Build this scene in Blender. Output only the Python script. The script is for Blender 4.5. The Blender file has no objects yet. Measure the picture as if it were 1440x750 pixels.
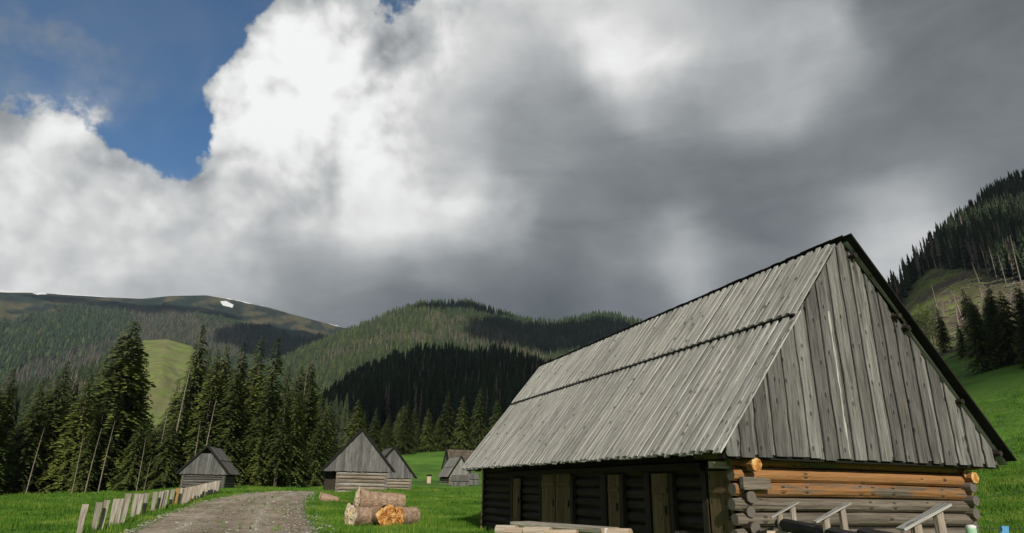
import bpy, math, random
import numpy as np
from mathutils import Matrix, Vector
random.seed(7); RNG = np.random.default_rng(7)
S = bpy.context.scene
COL = S.collection
R_ = math.radians

# ------------------------------------------------------------------ camera
FOC, PITCH, ROLL = 900.0, 0.33227689843, 0.01911700061     # focal length in pixels of the 1440x750 photograph
EYE = 1.65
cp, sp, cr, sr = math.cos(PITCH), math.sin(PITCH), math.cos(ROLL), math.sin(ROLL)
FW = np.array([0, cp, sp]); U0 = np.array([0, -sp, cp]); R0 = np.array([1., 0, 0])
RT = R0*cr + U0*sr; UP = -R0*sr + U0*cr
cam_d = bpy.data.cameras.new('camera'); cam = bpy.data.objects.new('camera', cam_d); COL.objects.link(cam)
cam_d.sensor_width = 36; cam_d.lens = 36*FOC/1440; cam_d.clip_start = .1; cam_d.clip_end = 30000
cam.matrix_world = Matrix(((RT[0], UP[0], -FW[0], 0), (RT[1], UP[1], -FW[1], 0), (RT[2], UP[2], -FW[2], EYE), (0, 0, 0, 1)))
S.camera = cam
CAM = np.array([0, 0, EYE])

# ------------------------------------------------------------------ light
SUN_AZ, SUN_EL = R_(10), R_(29)          # sun behind the camera, a little to the right
SUNV = np.array([math.sin(SUN_AZ)*math.cos(SUN_EL), -math.cos(SUN_AZ)*math.cos(SUN_EL), math.sin(SUN_EL)])
SKY_STRENGTH = 0.10
SUN_STRENGTH = 4.0
EXPOSURE = 0.0
HAZE = 0.00006
S.view_settings.view_transform = 'Standard'; S.view_settings.look = 'None'
S.view_settings.exposure = EXPOSURE; S.view_settings.gamma = 1
sun_d = bpy.data.lights.new('sun', 'SUN'); sun = bpy.data.objects.new('sun', sun_d); COL.objects.link(sun)
sun_d.energy = SUN_STRENGTH; sun_d.angle = R_(.53); sun_d.color = (1, .93, .82)
sun.rotation_euler = Vector(-SUNV).to_track_quat('-Z', 'Y').to_euler()
sun.location = (0, -20, 60)
S.cycles.max_bounces = 6; S.cycles.diffuse_bounces = 3; S.cycles.glossy_bounces = 2
S.cycles.transmission_bounces = 3; S.cycles.volume_bounces = 0; S.cycles.transparent_max_bounces = 4
try:
    S.cycles.use_denoising = True
except Exception: pass

# ------------------------------------------------------------------ projection helpers
def ray(x, y):
    return FW + RT*((x-720)/FOC) + UP*((375-y)/FOC)
def azel(x, y):
    d = ray(x, y); return math.atan2(d[0], d[1]), math.atan2(d[2], math.hypot(d[0], d[1]))
def proj(P):
    P = np.asarray(P, float) - CAM
    d = P@FW
    d = np.where(np.abs(d) < 1e-6, 1e-6, d)
    return 720+FOC*(P@RT)/d, 375-FOC*(P@UP)/d, d
def at_depth(x, y, dep):
    return CAM + ray(x, y)*dep
def srgb(r, g, b):
    f = lambda c: ((c/255+.055)/1.055)**2.4 if c > 10 else c/255/12.92
    return (f(r), f(g), f(b))

# ------------------------------------------------------------------ node helpers
class NT:
    def __init__(s, tree): s.t = tree; s.n = tree.nodes; s.l = tree.links
    def put(s, sock, v):
        if isinstance(v, bpy.types.NodeSocket): s.l.new(v, sock)
        elif v is not None: sock.default_value = v
    def math(s, op, a, b=None, c=None, clamp=False):
        n = s.n.new('ShaderNodeMath'); n.operation = op; n.use_clamp = clamp
        s.put(n.inputs[0], a); s.put(n.inputs[1], b); s.put(n.inputs[2], c); return n.outputs[0]
    def vmath(s, op, a, b=None, sc=None):
        n = s.n.new('ShaderNodeVectorMath'); n.operation = op
        s.put(n.inputs[0], a); s.put(n.inputs[1], b)
        if sc is not None: s.put(n.inputs['Scale'], sc)
        return n.outputs['Value'] if op in ('LENGTH', 'DOT_PRODUCT', 'DISTANCE') else n.outputs[0]
    def noise(s, vec, scale, det=4, rough=.5, dist=0, col=False):
        n = s.n.new('ShaderNodeTexNoise'); s.put(n.inputs['Vector'], vec)
        n.inputs['Scale'].default_value = scale; n.inputs['Detail'].default_value = det
        n.inputs['Roughness'].default_value = rough; n.inputs['Distortion'].default_value = dist
        return n.outputs['Color' if col else 'Fac']
    def voro(s, vec, scale, feature='F1', out='Distance', dim='3D', det=0):
        n = s.n.new('ShaderNodeTexVoronoi'); n.feature = feature; n.voronoi_dimensions = dim; n.inputs['Detail'].default_value = det; s.put(n.inputs['Vector'], vec); n.inputs['Scale'].default_value = scale
        return n.outputs[out]
    def ramp(s, fac, stops, interp='LINEAR', alpha=False):
        n = s.n.new('ShaderNodeValToRGB'); cr_ = n.color_ramp; cr_.interpolation = interp
        while len(cr_.elements) < len(stops): cr_.elements.new(.5)
        for e, (p, c) in zip(cr_.elements, sorted(stops, key=lambda q: q[0])):
            e.position = p; e.color = (c[0], c[1], c[2], 1) if hasattr(c, '__len__') else (c, c, c, 1)
        s.put(n.inputs[0], fac); return n.outputs[0]
    def mix(s, f, a, b, mode='MIX'):
        n = s.n.new('ShaderNodeMix'); n.data_type = 'RGBA'; n.blend_type = mode; n.clamp_factor = True
        s.put(n.inputs[0], f)
        s.put(n.inputs[6], a if isinstance(a, bpy.types.NodeSocket) or len(a) == 4 else (*a, 1))
        s.put(n.inputs[7], b if isinstance(b, bpy.types.NodeSocket) or len(b) == 4 else (*b, 1)); return n.outputs[2]
    def maprange(s, v, a, b, c=0, d=1, smooth=False):
        n = s.n.new('ShaderNodeMapRange'); n.interpolation_type = 'SMOOTHSTEP' if smooth else 'LINEAR'
        s.put(n.inputs[0], v)
        for i, q in enumerate((a, b, c, d)): s.put(n.inputs[i+1], q)
        return n.outputs[0]
    def attr(s, name, out='Fac'):
        n = s.n.new('ShaderNodeAttribute'); n.attribute_name = name; return n.outputs[out]
    def sep(s, v):
        n = s.n.new('ShaderNodeSeparateXYZ'); s.put(n.inputs[0], v); return n.outputs
    def comb(s, x, y, z):
        n = s.n.new('ShaderNodeCombineXYZ'); s.put(n.inputs[0], x); s.put(n.inputs[1], y); s.put(n.inputs[2], z); return n.outputs[0]
    def bump(s, h, strength=.5, dist=.01):
        n = s.n.new('ShaderNodeBump'); n.inputs['Strength'].default_value = strength; n.inputs['Distance'].default_value = dist
        s.put(n.inputs['Height'], h); return n.outputs[0]

# ------------------------------------------------------------------ sky: Nishita blue with a cloud cover laid out by azimuth and elevation
# control points read off the photograph: pixel x, y, cloud brightness (display 0..255), blue opening (-1 cloud .. 1 open), relief, warmth
SKYPTS = [
 (0,0,120,.9,.3),(120,0,110,1,.2),(250,0,120,1,.3),(340,0,130,1,.4),(390,-10,190,.1,.8),(420,20,225,-.7,1),(500,10,180,-.5,.8),(560,0,150,.55,.8),(555,50,170,.25,.8),(620,10,190,-.4,.7),(700,10,190,-1,.5),(800,5,205,-1,.4),(900,5,195,-1,.4),(1000,10,165,-1,.3),(1100,10,140,-1,.3),(1250,10,112,-1,.3),(1430,10,110,-1,.3),
 (10,40,140,.2,.3),(60,72,160,-.1,.3),(105,92,160,.0,.3),(20,85,150,.1,.3),(160,60,120,.95,.3),(230,60,130,1,.3),(300,60,160,.75,.8),(350,60,235,-.55,1),(400,80,248,-1,1),(470,60,205,-1,.8),(540,80,195,-.3,.8),(600,60,195,-.6,.7),(680,80,185,-1,.4),(760,90,165,-1,.4),(860,60,238,-1,.5),(900,100,230,-1,.5),(960,40,195,-1,.4),(1050,70,165,-1,.4),(1120,50,185,-1,.5),(1150,80,170,-1,.4),(1300,80,118,-1,.3),(1430,80,115,-1,.3),
 (0,120,120,.85,.3),(60,120,120,.9,.3),(112,142,165,.1,.4),(170,138,165,-.1,.4),(200,165,165,.0,.4),(220,150,130,.35,.4),(250,90,130,1,.4),(260,160,140,.75,.8),(300,120,235,-.6,1),(360,150,242,-1,1),(430,150,245,-1,1),(500,140,240,-1,.9),(560,150,205,-1,.7),(640,160,180,-1,.4),(720,170,150,-1,.3),(820,160,150,-1,.3),(920,170,150,-1,.3),(1020,140,155,-1,.4),(1100,150,165,-1,.4),(1200,140,130,-1,.3),(1300,160,118,-1,.3),(1430,160,120,-1,.3),
 (230,190,140,1,.8),(262,195,150,1,.9),(255,225,150,.95,.9),(282,232,160,.8,.9),(205,170,140,.7,.5),(150,90,125,.8,.3),(200,110,125,.9,.3),(290,245,190,.1,.9),(60,20,120,.9,.3),(0,80,130,.2,.3),
 (0,130,150,.9,.8),(40,125,150,.9,.8),(90,130,150,.8,.6),(150,175,150,.7,.8),(20,175,215,-.3,1),(70,175,230,-.4,1),(120,185,225,-.4,1),(190,200,190,.0,.9),(240,205,140,1,.8),(280,215,160,1,.9),(310,200,215,-.8,.9),(380,230,225,-1,.7),(440,210,235,-1,.8),(520,210,238,-1,.8),(590,200,215,-1,.6),(640,230,175,-1,.4),(740,230,140,-1,.3),(860,220,128,-1,.3),(980,220,125,-1,.3),(1100,220,120,-1,.3),(1200,200,122,-1,.3),(1320,230,125,-1,.3),(1430,210,125,-1,.3),
 (0,230,195,-.9,.8),(60,245,200,-.35,.8),(70,243,200,.8,.8),(135,230,225,-.9,.9),(200,250,215,-.8,.8),(245,248,215,-.4,.8),(287,262,200,-.2,.8),(330,270,180,-1,.7),(390,290,175,-1,.6),(440,280,230,-1,.7),(520,290,242,-1,.5),(580,290,243,-1,.5),(650,290,225,-1,.5),(710,295,185,-1,.5),(800,290,132,-1,.3),(900,290,118,-1,.3),(1020,290,115,-1,.3),(1150,280,112,-1,.3),(1260,270,130,-1,.3),(1400,260,110,-1,.3),
 (0,320,195,-1,.7),(80,320,200,-1,.7),(180,330,208,-1,.7),(267,322,190,.62,.9),(341,254,238,-1,1),(290,300,200,-.6,.8),(340,340,168,-1,.6),(400,345,150,-1,.4),(460,330,205,-1,.5),(540,335,222,-1,.4),(620,340,200,-1,.4),(690,340,165,-1,.4),(780,350,122,-1,.3),(880,350,130,-1,.3),(945,355,185,-1,.4),(1010,370,150,-1,.4),(1080,340,112,-1,.3),(1180,300,125,-1,.3),(1225,330,190,-1,.4),(1280,300,220,-1,.4),(1330,260,150,-1,.4),
 (0,380,205,-1,.6),(50,380,215,-1,.6),(120,390,200,-1,.5),(220,380,188,-1,.5),(300,370,195,-1,.5),(350,390,175,-1,.4),(420,390,140,-1,.3),(480,400,128,-1,.3),(560,390,120,-1,.3),(640,395,118,-1,.3),(720,400,110,-1,.3),(820,400,112,-1,.3),(900,400,135,-1,.4),(955,395,178,-1,.4),(1050,380,118,-1,.3),(1150,330,122,-1,.3),(1210,370,185,-1,.4),(1245,370,185,-1,.4),
 (0,405,190,-1,.5),(100,410,185,-1,.5),(200,412,175,-1,.4),(300,410,160,-1,.4),(400,440,125,-1,.3),(480,445,112,-1,.3),(560,425,100,-1,.3),(660,415,98,-1,.3),(780,430,92,-1,.3),(900,440,105,-1,.3),(1100,400,120,-1,.3),
 (300,520,130,-1,.3),(700,520,110,-1,.3),(1100,520,120,-1,.3),(1500,420,150,-1,.3),(-120,100,140,.3,.4),(-120,300,190,-1,.5),(1560,100,115,-1,.3),(1560,300,130,-1,.3),
 (-120,-120,120,.9,.4),(200,-140,120,.9,.4),(500,-140,160,.2,.5),(800,-140,170,-1,.4),(1200,-140,125,-1,.3),(1500,-140,115,-1,.3)]
def build_world():
    w = bpy.data.worlds.new('World'); S.world = w; w.use_nodes = True
    T = NT(w.node_tree); T.n.clear()
    out = T.n.new('ShaderNodeOutputWorld'); bg = T.n.new('ShaderNodeBackground'); T.l.new(bg.outputs[0], out.inputs[0])
    bg.inputs[1].default_value = SKY_STRENGTH
    sky = T.n.new('ShaderNodeTexSky'); sky.sky_type = 'NISHITA'; sky.sun_disc = False
    sky.sun_elevation = SUN_EL; sky.sun_rotation = math.pi - SUN_AZ
    sky.air_density = 1.0; sky.dust_density = .4; sky.ozone_density = 2.0
    tc = T.n.new('ShaderNodeTexCoord'); D = T.vmath('NORMALIZE', tc.outputs['Generated'])
    # domain warp of the direction
    n1 = T.noise(D, 6.5, 3, .45, col=True); n1 = T.vmath('SUBTRACT', n1, (.5, .5, .5))
    n2 = T.noise(D, 28, 4, .6, col=True); n2 = T.vmath('SUBTRACT', n2, (.5, .5, .5))
    W = T.vmath('ADD', T.vmath('SCALE', n1, sc=.060), T.vmath('SCALE', n2, sc=.020))
    Dw = T.vmath('NORMALIZE', T.vmath('ADD', D, W))
    x, y, z = T.sep(Dw)
    az = T.math('ARCTAN2', x, y); el = T.math('ARCSINE', z)
    A0, A1 = R_(-50), R_(50); E0, E1 = R_(2), R_(50); NR = 18
    pa = np.array([[*azel(p[0], p[1])] for p in SKYPTS]); vals = np.array([p[2:5] for p in SKYPTS], float)
    for p, v in zip(SKYPTS, vals):
        if p[0] < 345 and p[1] > 225: v[2] = min(v[2], .62)
        if 580 < p[0] < 1150 and p[1] < 160: v[0] += 12
        if p[0] < 700: v[0] += 5
    def field(a, e):
        d2 = ((pa[:, 0]-a)*math.cos(e)/R_(2.6))**2 + ((pa[:, 1]-e)/R_(2.2))**2
        wt = np.exp(-d2) + 1e-3/(1+d2)**2
        v = (wt[:, None]*vals).sum(0)/wt.sum()
        return (min(1.05, v[0]/255*(1+.13*max(0, 1-e/R_(26)))), v[1]*.5+.5, v[2])
    u_all = T.maprange(az, A0, A1, 0, 1)
    uL = T.math('MULTIPLY', u_all, 2, clamp=True); uR = T.math('MULTIPLY_ADD', u_all, 2, -1, clamp=True)
    isR = T.math('GREATER_THAN', u_all, .5)
    rows = []
    for i in range(NR):
        e = E0 + (E1-E0)*i/(NR-1)
        halves = []
        for k, uu in ((0, uL), (1, uR)):
            st = []
            for j in range(32):
                f = j/31; a = A0 + (A1-A0)*(k*.5 + f*.5)
                st.append((f, field(a, e)))
            halves.append(T.ramp(uu, st))
        rows.append(T.mix(isR, halves[0], halves[1]))
    cur = rows[0]
    for i in range(1, NR):
        lo = E0 + (E1-E0)*(i-1)/(NR-1); hi = E0 + (E1-E0)*i/(NR-1)
        cur = T.mix(T.maprange(el, lo, hi, 0, 1), cur, rows[i])
    # round the back of the camera and overhead the same broken grey cover goes on
    far = T.maprange(T.math('ABSOLUTE', az), R_(46), R_(62), 0, 1, smooth=True)
    hi_ = T.maprange(el, R_(44), R_(56), 0, 1, smooth=True)
    far = T.math('MAXIMUM', far, hi_)
    gen = T.comb(T.maprange(T.noise(D, 2.2, 4, .5), .3, .7, .42, .62), .12, .35)
    cur = T.mix(far, cur, gen)
    L, B, RL = T.sep(cur)
    # relief: cloud height field here against the same a little towards the light (up and left)
    Dh = T.vmath('ADD', D, T.vmath('SCALE', n1, sc=.06))
    off = (-.020, -.004, .022)
    def hgt(v):
        a = T.noise(v, 9, 6, .55); b = T.voro(v, 8, det=3)
        return T.math('MULTIPLY_ADD', b, -.55, a)
    h0 = hgt(Dh); h1 = hgt(T.vmath('ADD', Dh, off))
    rel = T.math('SUBTRACT', h0, h1)
    fine = T.math('SUBTRACT', T.noise(Dh, 15, 9, .64), .5)
    mid = T.math('SUBTRACT', T.noise(D, 5, 5, .55), .5)
    # soft grey banks stretched along the horizon
    Ds = T.vmath('MULTIPLY', D, (1, 1, 2.6))
    bank = T.math('SUBTRACT', T.noise(Ds, 5.5, 7, .56, .5), .5)
    d_ = T.math('MULTIPLY', rel, T.math('MULTIPLY', T.maprange(RL, .35, 1, 0, 1), .95))
    d_ = T.math('MULTIPLY_ADD', fine, T.math('MULTIPLY', RL, .15), d_)
    d_ = T.math('MULTIPLY_ADD', mid, .05, d_)
    d_ = T.math('MULTIPLY_ADD', bank, T.maprange(RL, .4, .8, .20, .05), d_)
    L2 = T.math('ADD', L, d_)
    L2 = T.math('MULTIPLY_ADD', L2, 1.02, T.maprange(RL, .35, 1, .0, .035))
    L2 = T.math('MINIMUM', T.math('MAXIMUM', L2, .28), T.math('MULTIPLY_ADD', L2, .50, .465))
    L2 = T.math('MINIMUM', L2, .99)
    lin = T.math('POWER', L2, 2.25)
    # tint: bluish in the dark parts, cream in the bright ones
    tint = T.ramp(L2, [(.33, (.87, .985, 1.07)), (.5, (.92, .99, 1.045)), (.7, (.965, 1, 1.02)), (.88, (1.0, 1.0, .985)), (1, (1, 1, 1))])
    cc = T.vmath('SCALE', tint, sc=T.math('DIVIDE', lin, SKY_STRENGTH))
    # opening: threshold the blue field with cauliflower noise
    edge = T.math('SUBTRACT', T.noise(D, 22, 9, .62), .5)
    edge2 = T.math('SUBTRACT', T.noise(D, 7, 4, .55), .5)
    bb = T.math('MULTIPLY_ADD', edge, .42, B)
    bb = T.math('MULTIPLY_ADD', edge2, .5, bb)
    crisp = T.maprange(bb, .52, .60, 0, 1, smooth=True)
    soft = T.maprange(bb, .42, .80, 0, 1, smooth=True)
    open_ = T.mix(T.maprange(RL, .35, .75, 0, 1), T.comb(soft, soft, soft), T.comb(crisp, crisp, crisp))
    skyc = T.mix(1.0, sky.outputs[0], (.66, .98, 1.18, 1), 'MULTIPLY')
    skyc = T.vmath('SCALE', skyc, sc=SKY_BLUE)
    veil = T.maprange(T.noise(D, 4, 6, .6), .40, .75, 0, .22)
    skyv = T.mix(veil, skyc, T.vmath('SCALE', (.85, .95, 1.0), sc=.33/SKY_STRENGTH))
    fin = T.mix(open_, cc, skyv)
    T.l.new(fin, bg.inputs[0])
    w.cycles.sampling_method = 'MANUAL'; w.cycles.sample_map_resolution = 512
SKY_BLUE = .80
build_world()

# ------------------------------------------------------------------ materials
def new_mat(name, rough=.85):
    m = bpy.data.materials.new(name); m.use_nodes = True
    T = NT(m.node_tree); b = T.n['Principled BSDF']; b.inputs['Roughness'].default_value = rough
    b.inputs['Specular IOR Level'].default_value = .25
    return m, T, b
def wood_mat(name, dark, light, warm=None, warm_amt=0, knots=True, rough=.8, grain=1.0, spread=.25):
    # wc = wood coordinate: x across, y along the grain, z thickness + piece seed; tone = per piece
    m, T, b = new_mat(name, rough)
    wc = T.attr('wc', 'Vector'); tone = T.attr('tone', 'Fac')
    g1 = T.noise(T.vmath('MULTIPLY', wc, (38*grain, 1.6, 38*grain)), 1, 5, .65, .4)
    g2 = T.noise(T.vmath('MULTIPLY', wc, (5, .5, 5)), 1, 3, .6)
    g3 = T.noise(T.vmath('MULTIPLY', wc, (130*grain, 5, 130*grain)), 1, 3, .6)
    f = T.math('MULTIPLY_ADD', g1, .75, T.math('MULTIPLY', g2, .45))
    f = T.math('MULTIPLY_ADD', g3, .25, f)
    f = T.maprange(f, .50, .92, 0, 1)
    crk = T.maprange(T.noise(T.vmath('MULTIPLY', wc, (22*grain, .55, 22*grain)), 1, 3, .5), .60, .68, 0, .7)
    f = T.math('MULTIPLY', f, T.math('SUBTRACT', 1, crk))
    col = T.mix(f, dark, light)
    if warm:
        wv = T.noise(T.vmath('MULTIPLY', wc, (4, .7, 4)), 1.3, 4, .6)
        wv = T.math('ADD', wv, T.math('MULTIPLY', T.math('SUBTRACT', T.attr('warm', 'Fac'), .5), 1.0))
        wf = T.maprange(wv, .45, .62, 0, warm_amt, smooth=True)
        col = T.mix(wf, col, T.mix(f, tuple(c*.55 for c in warm), warm))
    hgt = f
    if knots:
        kv = T.vmath('ADD', T.vmath('MULTIPLY', wc, (4.6, 2.0, 0)), T.vmath('SCALE', T.noise(T.vmath('MULTIPLY', wc, (9, 9, 9)), 1, 2, .5, col=True), sc=.12))
        kd = T.math('ADD', T.voro(kv, 1, dim='2D'), T.maprange(T.sep(T.voro(kv, 1, out='Color', dim='2D'))[0], .40, .46, 1, 0))
        seedk = T.maprange(kd, .06, .15, 1, 0, smooth=True)
        col = T.mix(T.math('MULTIPLY', seedk, .75), col, tuple(c*.28 for c in dark))
        ring = T.maprange(kd, .10, .26, 1, 0, smooth=True)
        rl = T.math('MULTIPLY', ring, T.math('SUBTRACT', 1, seedk))
        col = T.mix(T.math('MULTIPLY', rl, .10), col, tuple(min(1, c*1.25) for c in light))
        hgt = T.math('MULTIPLY_ADD', ring, 1.2, f)
    sc = T.maprange(tone, 0, 1, 1-spread, 1+spread)
    col = T.vmath('SCALE', col, sc=sc)
    T.l.new(col, b.inputs['Base Color'])
    T.l.new(T.bump(hgt, .7, .012), b.inputs['Normal'])
    return m
M = {}
M['roof'] = wood_mat('silver_roof_wood', (.13, .125, .11), (.64, .63, .585), spread=.13)
M['gable'] = wood_mat('weathered_gable_wood', (.038, .036, .032), (.285, .278, .262), (.40, .23, .12), .40, spread=.36)
M['verge'] = wood_mat('dark_shade_wood', (.008, .007, .006), (.024, .022, .019), knots=False)  # shade of verges, ridge and roof seam put into the colour; also the box lid
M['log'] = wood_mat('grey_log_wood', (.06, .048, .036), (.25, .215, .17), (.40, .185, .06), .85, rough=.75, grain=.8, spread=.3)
M['log_dark'] = wood_mat('shade_dark_log_wood', (.014, .011, .008), (.055, .045, .033), knots=False, grain=.6)  # shade under the eave put into the log colour
M['door'] = wood_mat('brown_door_plank_wood', (.06, .042, .023), (.21, .15, .075), spread=.25)
M['far_board'] = wood_mat('far_hut_board_wood', (.055, .055, .052), (.20, .198, .19), spread=.28, knots=False, grain=.35)
M['far_roof'] = wood_mat('far_hut_roof_wood', (.06, .057, .05), (.17, .165, .15), spread=.22, knots=False, grain=.35)
M['shingle'] = wood_mat('brown_shingle_wood', (.05, .040, .030), (.17, .14, .11), spread=.3, knots=False, grain=.35)
M['pale_board'] = wood_mat('pale_board_wood', (.13, .125, .11), (.36, .35, .32), spread=.2, knots=False, grain=.35)
M['far_log'] = wood_mat('far_hut_log_wood', (.07, .064, .054), (.42, .39, .34), (.42, .27, .16), .35, knots=False, grain=.4)
M['post'] = wood_mat('grey_post_wood', (.13, .11, .085), (.54, .49, .42), (.45, .25, .1), .15, grain=.5, knots=False)
M['post_new'] = wood_mat('fresh_yellow_plank_wood', (.30, .17, .05), (.55, .36, .14), grain=.5, knots=False)
M['pale'] = wood_mat('pale_peeled_wood', (.30, .24, .17), (.60, .52, .42), (.5, .25, .1), .2, knots=False)
M['char'] = wood_mat('blackened_rail_wood', (.008, .008, .008), (.045, .043, .042), knots=False, grain=.5)
M['snag'] = wood_mat('dead_spruce_wood', (.11, .09, .07), (.33, .285, .235), knots=False, grain=.3)
M['barktrunk'] = wood_mat('spruce_trunk_bark', (.035, .028, .022), (.14, .115, .09), knots=False, grain=.3)
def end_mat():
    m, T, b = new_mat('cut_end_wood', .8)
    wc = T.attr('wc', 'Vector'); x, y, z = T.sep(wc)
    r = T.vmath('LENGTH', T.comb(x, z, 0))
    n = T.noise(wc, 9, 4, .6)
    ring = T.math('SINE', T.math('MULTIPLY_ADD', n, 4, T.math('MULTIPLY', r, 170)))
    f = T.maprange(ring, -1, 1, 0, 1)
    c = T.mix(f, (.42, .27, .15), (.6, .42, .26))
    c = T.mix(T.maprange(n, .5, .7, 0, .6), c, (.3, .27, .22))
    T.l.new(c, b.inputs['Base Color']); T.l.new(T.bump(n, .4, .01), b.inputs['Normal']); return m
M['end'] = end_mat()
M['end_old'] = M['end'].copy(); M['end_old'].name = 'weathered_grey_cut_end'
for _n in M['end_old'].node_tree.nodes:
    if _n.type == 'MIX':
        for _i in (6, 7):
            _c = _n.inputs[_i].default_value; _g = (_c[0]+_c[1]+_c[2])/3*.38; _n.inputs[_i].default_value = (_g*1.12, _g, _g*.85, 1)
def orange_mat():
    m, T, b = new_mat('split_resin_orange_wood', .7)
    wc = T.attr('wc', 'Vector')
    n = T.noise(wc, 6, 6, .6, .5); v = T.voro(wc, 5)
    c = T.ramp(n, [(.3, (.07, .025, .010)), (.42, (.36, .13, .03)), (.52, (.58, .28, .07)), (.64, (.74, .52, .26))])
    c = T.mix(T.maprange(v, .0, .2, .55, 0), c, (.12, .04, .01))
    T.l.new(c, b.inputs['Base Color']); T.l.new(T.bump(n, .8, .05), b.inputs['Normal']); return m
M['orange'] = orange_mat()
def bark_mat():
    m, T, b = new_mat('fallen_spruce_bark', .9)
    wc = T.attr('wc', 'Vector')
    v = T.voro(T.vmath('MULTIPLY', wc, (1, .6, 1)), 14); n = T.noise(wc, 5, 6, .65)
    c = T.ramp(n, [(.3, (.22, .14, .09)), (.5, (.42, .29, .20)), (.7, (.56, .44, .33))])
    c = T.mix(T.maprange(v, .25, .6, 0, .35), c, (.12, .075, .05))
    T.l.new(c, b.inputs['Base Color']); T.l.new(T.bump(T.math('SUBTRACT', n, v), .8, .03), b.inputs['Normal']); return m
M['bark'] = bark_mat()
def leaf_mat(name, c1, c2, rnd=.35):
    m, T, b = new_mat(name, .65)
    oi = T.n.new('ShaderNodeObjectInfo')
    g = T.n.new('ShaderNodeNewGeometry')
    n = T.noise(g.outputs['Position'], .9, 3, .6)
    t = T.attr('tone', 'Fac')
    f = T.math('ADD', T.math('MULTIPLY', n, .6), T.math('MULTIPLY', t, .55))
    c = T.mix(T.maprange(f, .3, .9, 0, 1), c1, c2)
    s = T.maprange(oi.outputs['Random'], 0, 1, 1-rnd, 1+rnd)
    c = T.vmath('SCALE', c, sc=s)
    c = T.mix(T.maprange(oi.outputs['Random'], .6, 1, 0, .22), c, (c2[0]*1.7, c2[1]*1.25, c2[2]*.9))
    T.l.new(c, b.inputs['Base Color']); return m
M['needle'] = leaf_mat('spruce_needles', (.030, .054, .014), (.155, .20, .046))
M['needle_light'] = leaf_mat('fresh_larch_green', (.05, .08, .02), (.12, .17, .04))
M['twig'] = leaf_mat('dead_twigs', (.09, .075, .055), (.21, .18, .14))
def vcol_mat(name, nz=3.0, amt=.3, rough=.9, bump=0):
    m, T, b = new_mat(name, rough)
    c = T.attr('cov', 'Color')
    g = T.n.new('ShaderNodeNewGeometry')
    n = T.noise(g.outputs['Position'], nz, 4, .6)
    c = T.vmath('SCALE', c, sc=T.maprange(n, .25, .75, 1-amt, 1+amt))
    T.l.new(c, b.inputs['Base Color']); return m
M['forest'] = vcol_mat('distant_tree_foliage', .8, .35)
def ground_mat():
    m, T, b = new_mat('meadow_and_hill_ground', .95)
    c = T.attr('cov', 'Color'); mea = T.attr('mea', 'Fac')
    g = T.n.new('ShaderNodeNewGeometry'); P = g.outputs['Position']
    a = T.noise(P, .045, 6, .62, .4); a2 = T.noise(P, .6, 5, .65); a3 = T.noise(P, 7, 4, .7)
    s = T.math('ADD', T.math('MULTIPLY', a, .9), T.math('MULTIPLY', a2, .35))
    col = T.vmath('SCALE', c, sc=T.maprange(s, .35, .9, .5, 1.5))
    # meadow: yellow tufts, darker clover, thin brown patches
    y1 = T.maprange(T.noise(P, .22, 4, .6), .5, .68, 0, .45)
    mc = T.mix(y1, col, (.16, .22, .03))
    dk = T.maprange(T.noise(P, .13, 5, .65), .48, .60, 0, .55)
    mc = T.mix(dk, mc, (.035, .10, .010))
    mc = T.mix(T.maprange(a3, .5, .75, 0, .5), mc, (.03, .085, .008))
    br = T.maprange(T.noise(P, .35, 6, .7), .67, .76, 0, .55)
    mc = T.mix(br, mc, (.13, .10, .05))
    col = T.mix(mea, col, mc)
    T.l.new(col, b.inputs['Base Color'])
    T.l.new(T.bump(T.math('ADD', a3, a2), .6, .12), b.inputs['Normal']); return m
M['ground'] = ground_mat()
def grass_mat():
    m, T, b = new_mat('grass_blades', .6)
    g = T.n.new('ShaderNodeNewGeometry'); P = g.outputs['Position']
    n = T.noise(P, .35, 5, .7); t = T.attr('tone', 'Fac')
    f = T.math('ADD', T.math('MULTIPLY_ADD', n, 1.5, -.40), T.math('MULTIPLY', t, .3))
    c = T.ramp(f, [(.2, (.035, .10, .010)), (.45, (.085, .205, .016)), (.62, (.155, .285, .028)), (.8, (.30, .34, .07))])
    T.l.new(c, b.inputs['Base Color'])
    tr = T.n.new('ShaderNodeBsdfTranslucent'); T.l.new(c, tr.inputs[0])
    mx = T.n.new('ShaderNodeMixShader'); mx.inputs[0].default_value = .3
    T.l.new(b.outputs[0], mx.inputs[1]); T.l.new(tr.outputs[0], mx.inputs[2])
    T.l.new(mx.outputs[0], T.n['Material Output'].inputs[0]); return m
M['grass'] = grass_mat()
def flat_mat(name, c, rough=.7, vary=.2, scale=8):
    m, T, b = new_mat(name, rough)
    g = T.n.new('ShaderNodeNewGeometry'); n = T.noise(g.outputs['Position'], scale, 4, .6)
    T.l.new(T.vmath('SCALE', (c[0], c[1], c[2]), sc=T.maprange(n, .3, .7, 1-vary, 1+vary)), b.inputs['Base Color']); return m
M['stone'] = flat_mat('limestone_gravel', (.36, .33, .29), .9, .35, 3)
M['snow'] = flat_mat('old_snow', (.8, .82, .84), .6, .08)
M['cloud'] = flat_mat('cloud_white', (.85, .86, .88), 1, .05, .01)
M['plastic_blue'] = flat_mat('blue_plastic', (.12, .35, .62), .4, .1)
M['plastic_mint'] = flat_mat('pale_mint_plastic', (.42, .70, .48), .45, .1)
M['cloth'] = flat_mat('white_cloth', (.75, .77, .74), .8, .1)
M['tag'] = flat_mat('white_card', (.78, .78, .76), .6, .05)
M['wire'] = flat_mat('thin_steel_wire', (.05, .05, .05), .4, .1)
M['iron'] = flat_mat('rusty_iron', (.03, .022, .018), .6, .3)
M['flower'] = flat_mat('pale_meadow_flowers', (.62, .62, .35), .7, .2)
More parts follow.
